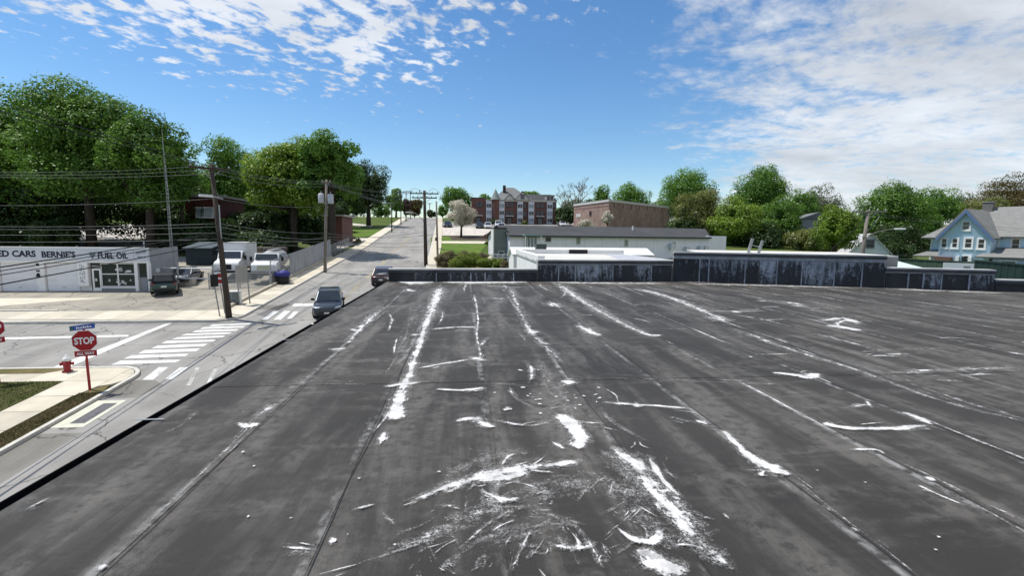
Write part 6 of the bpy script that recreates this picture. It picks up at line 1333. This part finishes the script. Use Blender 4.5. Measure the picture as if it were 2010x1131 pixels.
def tree(name, label, px, top, hw, bot, Y, kind, n=9000, lobes=26, ls=.36, leaf=.34, seed=1, base=None, tr=.3, group=None, cat='tree', depthf=.85, bark='bark', hollow=.45, trunk_h=None):
    n = int(n*2.4); leaf *= .86
    cpt = atY(px, (top+bot)/2, Y); dep = (cpt-Vector((0, 0, CAM_H))).dot(BF); mp = dep/F_PX
    rx = hw*mp*1.0; rz = (bot-top)/2*mp*1.04; zg = G(Y)-.05
    o = thing(name, label, cat, (cpt.x, Y, zg), 0, group); rng = np.random.default_rng(seed)
    c = (0, 0, cpt.z-zg); pos, q, lc, lr, idx = crown_points(rng, c, (rx, rx*depthf, rz), n, lobes, ls, hollow)
    pos[:, 2] = np.maximum(pos[:, 2], .15)
    nr = q*.75+rng.normal(0, .36, q.shape)+np.array([0, 0, .42]); tint = np.clip(rng.normal(.45, .22, len(pos))+(rng.random(len(lc))[idx]-.5)*.75, 0, 1); size = leaf*rng.uniform(.6, 1.35, len(pos))
    link('crown', leaf_mesh('crown', pos, nr, size, tint, rng, LM[kind]), o)
    mb = MB(); h0 = max(.4, c[2]-rz*.55) if trunk_h is None else trunk_h
    w0 = rng.normal(0, .12, 2); mb.tube([(0, 0, -.3), (w0[0]*.5, w0[1]*.5, h0*.5), (w0[0], w0[1], h0), (w0[0]*1.5, w0[1]*1.5, c[2]+rz*.3)], [tr*1.25, tr, tr*.85, tr*.3], 9)
    for k in rng.permutation(len(lc))[:14]:
        t_ = lc[k]; s0 = Vector((w0[0], w0[1], h0*rng.uniform(.75, 1.05))); e_ = Vector(t_); mid = s0.lerp(e_, .5)+Vector((0, 0, -.08*(e_-s0).length)); mb.tube([s0, mid, e_], [tr*.45, tr*.28, tr*.08], 6)
    mb.build('trunk', M[bark], o, True); return o
gm = 'big maples behind the garage'
tree('maple_tree', 'huge dark maple at the left picture edge behind the garage', 20, 172, 150, 440, 70, 'maple', 24000, 44, .30, .42, 1, tr=.55)
tree('maple_tree', 'tallest rounded maple, its top the highest on the left', 165, 160, 130, 430, 66, 'maple', 24000, 44, .30, .40, 2, tr=.5)
tree('maple_tree', 'maple on the right shoulder of the left tree mass', 285, 218, 92, 440, 64, 'maple', 18000, 36, .31, .38, 3, tr=.45)
tree('slender_tree', 'slender paler tree beside the radio mast', 352, 258, 36, 430, 68, 'green', 5000, 18, .34, .32, 4, tr=.2)
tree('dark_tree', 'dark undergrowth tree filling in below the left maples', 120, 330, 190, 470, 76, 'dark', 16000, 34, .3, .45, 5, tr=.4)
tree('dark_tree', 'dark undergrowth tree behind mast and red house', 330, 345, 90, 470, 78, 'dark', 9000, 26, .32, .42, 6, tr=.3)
tree('leafy_tree', 'upright green tree left of the yellow-green one, chimney beside it', 458, 250, 55, 440, 88, 'green', 11000, 30, .33, .38, 7, tr=.35)
tree('yellow_green_tree', 'broad yellow-green tree behind the transformer pole', 572, 260, 95, 446, 68, 'lime', 21000, 42, .30, .38, 8, tr=.45)
tree('leafy_tree', 'rounded dark green tree overtopping the yellow-green one', 648, 250, 66, 418, 65, 'green', 13000, 32, .32, .40, 9, tr=.45)
tree('oak_tree', 'spreading very dark tree on the lawn beside the street', 722, 314, 46, 428, 118, 'dark', 10000, 28, .34, .42, 10, tr=.5)
tree('oak_tree', 'second very dark tree behind the lawn, left of the spreading one', 675, 335, 42, 425, 112, 'dark', 8000, 24, .35, .42, 11, tr=.45)
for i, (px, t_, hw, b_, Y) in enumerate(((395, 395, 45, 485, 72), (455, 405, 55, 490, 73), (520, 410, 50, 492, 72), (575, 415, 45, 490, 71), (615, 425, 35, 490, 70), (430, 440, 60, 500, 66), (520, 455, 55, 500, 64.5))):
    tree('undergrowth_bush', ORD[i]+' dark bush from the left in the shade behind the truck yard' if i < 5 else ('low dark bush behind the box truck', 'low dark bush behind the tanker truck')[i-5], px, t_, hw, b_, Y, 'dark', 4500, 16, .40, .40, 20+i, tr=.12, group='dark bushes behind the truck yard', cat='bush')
tree('yellow_bush', 'small sunlit yellow-green bush glimpsed under the left maples', 143, 440, 14, 465, 86, 'hedge', 900, 8, .45, .35, 41, tr=.08, cat='bush')
tree('leafy_tree', 'green tree between mast and red house, before the sky gap', 392, 305, 40, 440, 92, 'green', 7000, 22, .36, .40, 42, tr=.3)
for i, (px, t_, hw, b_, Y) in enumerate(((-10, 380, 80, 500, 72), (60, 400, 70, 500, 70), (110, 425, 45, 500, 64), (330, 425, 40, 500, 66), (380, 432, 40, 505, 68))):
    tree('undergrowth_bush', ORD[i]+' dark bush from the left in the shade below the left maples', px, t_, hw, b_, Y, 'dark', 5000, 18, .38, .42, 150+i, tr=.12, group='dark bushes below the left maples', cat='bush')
for i, (px, t_, hw, b_, Y) in enumerate(((560, 380, 110, 478, 96), (470, 380, 80, 478, 98), (650, 395, 40, 450, 100))):
    tree('dark_tree', ('dark tree filling in behind the yellow-green one', 'dark tree filling in behind the leaning pole', 'dark tree filling in above the brick hut')[i], px, t_, hw, b_, Y, 'dark', 9000, 26, .34, .48, 160+i, tr=.3)
for i, (px, t_, hw, b_, Y) in enumerate(((700, 392, 22, 428, 165), (748, 395, 20, 430, 172), (660, 385, 30, 425, 150), (1098, 402, 16, 440, 170), (1285, 392, 30, 440, 165), (1330, 385, 30, 440, 160), (1160, 390, 20, 430, 175), (915, 400, 14, 430, 175))):
    tree('far_tree', ORD[i]+' of the low far trees closing the skyline between nearer things', px, t_, hw, b_, Y, ('dark', 'green', 'maple')[i % 3], 1600, 12, .42, .6, 170+i, tr=.2, group='low far skyline trees')
# far end of the street
tree('far_tree', 'pale rounded tree beyond the lawn at the street crest', 777, 366, 17, 425, 158, 'green', 2600, 14, .38, .6, 51, tr=.3)
tree('far_tree', 'purplish small tree at the crest left of the road', 797, 385, 13, 428, 166, 'purple', 1500, 10, .4, .6, 52, tr=.2); tree('far_tree', 'bronze-leaved tree on the crest where the road ends', 814, 388, 17, 428, 175, 'rust', 2200, 12, .4, .6, 53, tr=.2)
tree('far_tree', 'low green bush on the skyline over the road', 846, 413, 12, 428, 182, 'dark', 1000, 8, .45, .6, 54, tr=.2); tree('far_tree', 'low dark bush on the skyline right of the road', 868, 405, 12, 432, 170, 'green', 1000, 8, .45, .6, 55, tr=.2)
tree('leafy_tree', 'green tree right of the road behind the blossoming tree', 893, 362, 37, 430, 150, 'green', 5500, 20, .36, .55, 56, tr=.35)
tree('leafy_tree', 'small green tree behind the left end of the flats', 951, 378, 17, 410, 165, 'green', 1800, 12, .4, .55, 57, tr=.25); tree('leafy_tree', 'green treetop behind the slate roof of the flats', 1037, 374, 26, 405, 165, 'green', 2400, 14, .38, .55, 58, tr=.3)
tree('blossoming_tree', 'white blossoming tree beside the parking area', 905, 390, 31, 456, 92, 'white', 9000, 30, .32, .24, 59, tr=.2, hollow=.3)
tree('shrub', 'green shrub against the flats between the white bays', 972, 431, 8, 446, 130, 'dark', 700, 8, .5, .4, 60, tr=.1, cat='shrub'); tree('shrub', 'rounded yellow-green shrub before the middle bay', 1031, 433, 8, 445, 130, 'olive', 700, 8, .5, .4, 61, tr=.1, cat='shrub')
tree('shrub', 'dark hedge tree right of the flats', 1108, 405, 22, 448, 128, 'dark', 2800, 14, .42, .5, 62, tr=.2, cat='shrub')
tree('blossoming_shrub', 'white flowering shrub against the lit brick corner', 1192, 415, 14, 446, 96, 'white', 1500, 10, .4, .3, 63, tr=.1, cat='shrub'); tree('blossoming_shrub', 'low pale flowering shrub before the brick block', 1150, 432, 18, 448, 98, 'white', 1000, 10, .4, .3, 64, tr=.1, cat='shrub')
# right-hand trees
for a in (('leafy_tree', 'small round green tree left of the brick block roof', 1181, 361, 21, 420, 150, 'green', 2600, 16, .38, .5), ('leafy_tree', 'broad green tree above the brick block roof', 1238, 358, 44, 430, 150, 'green', 5500, 24, .35, .5),
          ('sparse_tree', 'thin pale tree right of the brick block', 1300, 385, 28, 450, 135, 'sparse', 1800, 14, .38, .45), ('leafy_tree', 'flat-topped dark green tree right of the brick block', 1352, 331, 63, 425, 125, 'green', 10000, 34, .32, .48),
          ('olive_tree', 'olive-green tree before the flat-topped one', 1372, 368, 56, 480, 88, 'olive', 10000, 30, .33, .36), ('yellow_green_tree', 'yellow-green tree at the foot of the tall round tree', 1445, 380, 55, 490, 82, 'lime', 9500, 30, .33, .36),
          ('tall_round_tree', 'tallest round-headed tree on the right above the ladder', 1492, 312, 58, 470, 100, 'green', 13000, 36, .32, .42), ('leafy_tree', 'dark lower tree behind the ladder', 1535, 385, 45, 495, 84, 'maple', 8000, 26, .35, .36),
          ('sparse_tree', 'thin half-bare tree above the grey house', 1612, 360, 45, 450, 125, 'sparse', 3800, 20, .34, .45), ('leafy_tree', 'green tree left of the grey house', 1570, 366, 38, 470, 105, 'green', 6500, 24, .35, .42),
          ('leafy_tree', 'leafy green tree before the grey house and white garage', 1640, 402, 42, 500, 57, 'lime', 6500, 24, .36, .32), ('maple_tree', 'large dense maple left of the blue house', 1748, 350, 82, 490, 82, 'maple', 17000, 42, .30, .38),
          ('leafy_tree', 'far green tree behind the blue house gable', 1835, 368, 48, 450, 120, 'green', 6000, 26, .34, .48), ('sparse_tree', 'pale thin tree over the blue house roof', 1900, 376, 45, 450, 125, 'sparse', 3600, 18, .36, .48), ('olive_tree', 'bronze-green spreading tree at the right picture edge', 1990, 343, 75, 440, 115, 'rust', 8000, 34, .30, .45),
          ('leafy_tree', 'lower green tree just left of the blue house roof', 1800, 395, 40, 480, 95, 'green', 6000, 24, .35, .42), ('leafy_tree', 'bushy tree behind the blue house chimney', 1945, 390, 50, 450, 105, 'olive', 5000, 22, .36, .45)):
    tree(*a, seed=abs(hash(a[1])) % 1 + len(a[1])*7+int(a[2]), tr=.35)
for i, (px, t_, hw, b_, Y, kd) in enumerate(((1340, 430, 40, 485, 86, 'dark'), (1500, 440, 50, 500, 80, 'dark'), (1580, 450, 40, 500, 76, 'olive'), (1610, 455, 30, 500, 66, 'olive'), (1765, 440, 60, 500, 74, 'dark'), (1700, 460, 30, 500, 72, 'dark'), (1440, 450, 45, 500, 84, 'maple'), (1640, 450, 40, 505, 80, 'dark'), (1540, 440, 45, 505, 88, 'dark'), (1810, 455, 40, 510, 86, 'dark'), (1740, 470, 50, 515, 66, 'dark'), (1390, 445, 45, 490, 92, 'dark'))):
    tree('undergrowth_bush', 'low %s bush, %s in the row at the foot of the right-hand trees' % ('dark' if kd == 'dark' else 'olive' if kd == 'olive' else 'green', ORD[sorted((1340, 1500, 1580, 1610, 1765, 1700, 1440, 1640, 1540, 1810, 1740, 1390)).index(px)]), px, t_, hw, b_, Y, kd, 4500, 16, .42, .36, 80+i, tr=.12, group='bushes below the right-hand trees', cat='bush')
# leafless tree
def bare_tree(label, px, top, hw, base_y, Y, seed, m='barkgrey'):
    b = atY(px, base_y, Y); t_ = atY(px, top, Y); H_ = t_.z-G(Y); o = thing('bare_tree', label, 'tree', (b.x, Y, G(Y))); rng = random.Random(seed); trunk, tw = MB(), MB()
    def grow_(p, d, L, r, dep):
        e = p+d*L; mid = p.lerp(e, .5)+Vector((rng.uniform(-.06, .06), rng.uniform(-.06, .06), 0))*L; (trunk if dep < 3 else tw).tube([p, mid, e], [r, r*.85, r*.7], 5 if dep < 3 else 3, False)
        if dep >= 7: return
        for k in range(2 if dep else 4):
            v_ = (d+Vector((rng.uniform(-1, 1), rng.uniform(-1, 1), rng.uniform(-.25, .55)))*(.62 if dep else .8)).normalized(); grow_(e, v_, L*rng.uniform(.66, .86), max(.035, r*.64), dep+1)
    grow_(Vector((0, 0, 0)), Vector((0, 0, 1)), H_*.26, H_*.026, 0); trunk.build('trunk', M[m], o); tw.build('twigs', M[m], o)
bare_tree('leafless grey tree between the flats and brick block', 1133, 352, 45, 440, 140, 5)
bare_tree('smaller leafless tree behind the first bare tree', 1112, 368, 40, 440, 150, 9)
tree('sparse_tree', 'faint pale foliage below the leafless tree', 1122, 385, 28, 430, 155, 'sparse', 1500, 12, .4, .5, 99, tr=.2)
# hedge beyond the low parapet
for i, (px, t_, hw, b_, Y, kd) in enumerate(((905, 500, 22, 530, 52, 'hedge'), (930, 495, 24, 528, 53, 'hedge'), (955, 505, 22, 530, 52, 'hedge'), (978, 508, 18, 530, 51, 'hedge'), (870, 496, 18, 526, 54, 'dry'), (885, 492, 20, 518, 56, 'dry'), (915, 492, 20, 515, 57, 'dry'), (948, 497, 16, 518, 56, 'dry'), (995, 512, 14, 532, 48, 'dry'))):
    tree('hedge_bush', (ORD[i]+' bright yellow-green bush from the left in the hedge beyond the low parapet') if kd == 'hedge' else ORD[i-4]+' clump of dry tan brush behind the bright hedge', px, t_, hw, b_, Y, kd, 3200, 12, .45, .13, 110+i, tr=.05, group='bright hedge bushes' if kd == 'hedge' else 'dry brush clumps', cat='bush', hollow=.2)
for i, (px, py, r_) in enumerate(((957, 468, 8), (968, 490, 9), (985, 500, 14), (960, 480, 7))):
    q = P(px, py); tree('garden_shrub', ('small brownish shrub above the garden path', 'small brownish shrub at the foot of the white railing', 'largest brownish shrub, before the white shed', 'small olive shrub left of the white railing')[i], px, py-r_, r_*1.4, py+r_*.6, q.y, 'purple' if i != 3 else 'olive', 900, 8, .5, .2, 130+i, tr=.05, group='garden shrubs by the railing', cat='shrub')
for i, (px, py, r_) in enumerate(((683, 462, 8), (702, 478, 9), (690, 470, 7))):
    q = P(px, py); tree('garden_shrub', ('small shrub highest up the driveway by the brick hut', 'small shrub nearest the pavement by the driveway', 'small shrub in the middle of the driveway bed')[i], px, py-r_, r_*1.2, py+r_*.5, q.y, 'olive', 800, 8, .5, .2, 140+i, tr=.05, group='shrubs by the driveway', cat='shrub')
# ================================================================= GROUND PATCHES BEYOND
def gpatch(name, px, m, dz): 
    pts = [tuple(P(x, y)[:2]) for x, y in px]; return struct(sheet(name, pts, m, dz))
gpatch('lawn', [(672, 474), (765, 456), (803, 430), (760, 420), (640, 438)], M['lawn'], .03); gpatch('driveway', [(660, 492), (700, 480), (735, 468), (690, 468), (640, 478)], M['pale_lot'], .045); gpatch('lawn_path', [(672, 441), (730, 446), (730, 442.5), (676, 437)], M['pale_lot'], .06)
gpatch('parking_area', [(868, 446), (1125, 446), (1125, 462), (866, 463)], M['pale_lot'], .05); gpatch('car_park', [(868, 436.5), (1130, 436.5), (1130, 446.2), (869, 446.2)], M['road'], .06); gpatch('mulch_bed', [(880, 463.5), (962, 463.5), (955, 473), (888, 472)], M['mulch'], .05)
gpatch('right_lawn', [(846, 466), (885, 464), (960, 476), (940, 500), (843, 512)], M['lawn'], .04); gpatch('garden_path', [(852, 474), (960, 474), (960, 479), (850, 478)], M['concrete2'], .06); gpatch('drive_apron', [(840, 504), (866, 503), (866, 512), (838, 514)], M['concrete'], .07)
gpatch('garden_yard', [(945, 512), (1010, 510), (1012, 503), (950, 503)], M['concrete3'], .07); gpatch('brush_ground', [(850, 532), (1010, 536), (1010, 520), (850, 515)], M['verge'], .03)
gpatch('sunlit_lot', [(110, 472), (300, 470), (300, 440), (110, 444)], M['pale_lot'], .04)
gpatch('painted_shade_ground', [(-300, 500), (420, 500), (420, 472), (-300, 474)], mat('painted_shade_ground', (.07, .062, .05), .95, .3, 1.2, .3, coord='Object'), .035)  # dark sheet: tree shade behind the garage is put into the ground colour
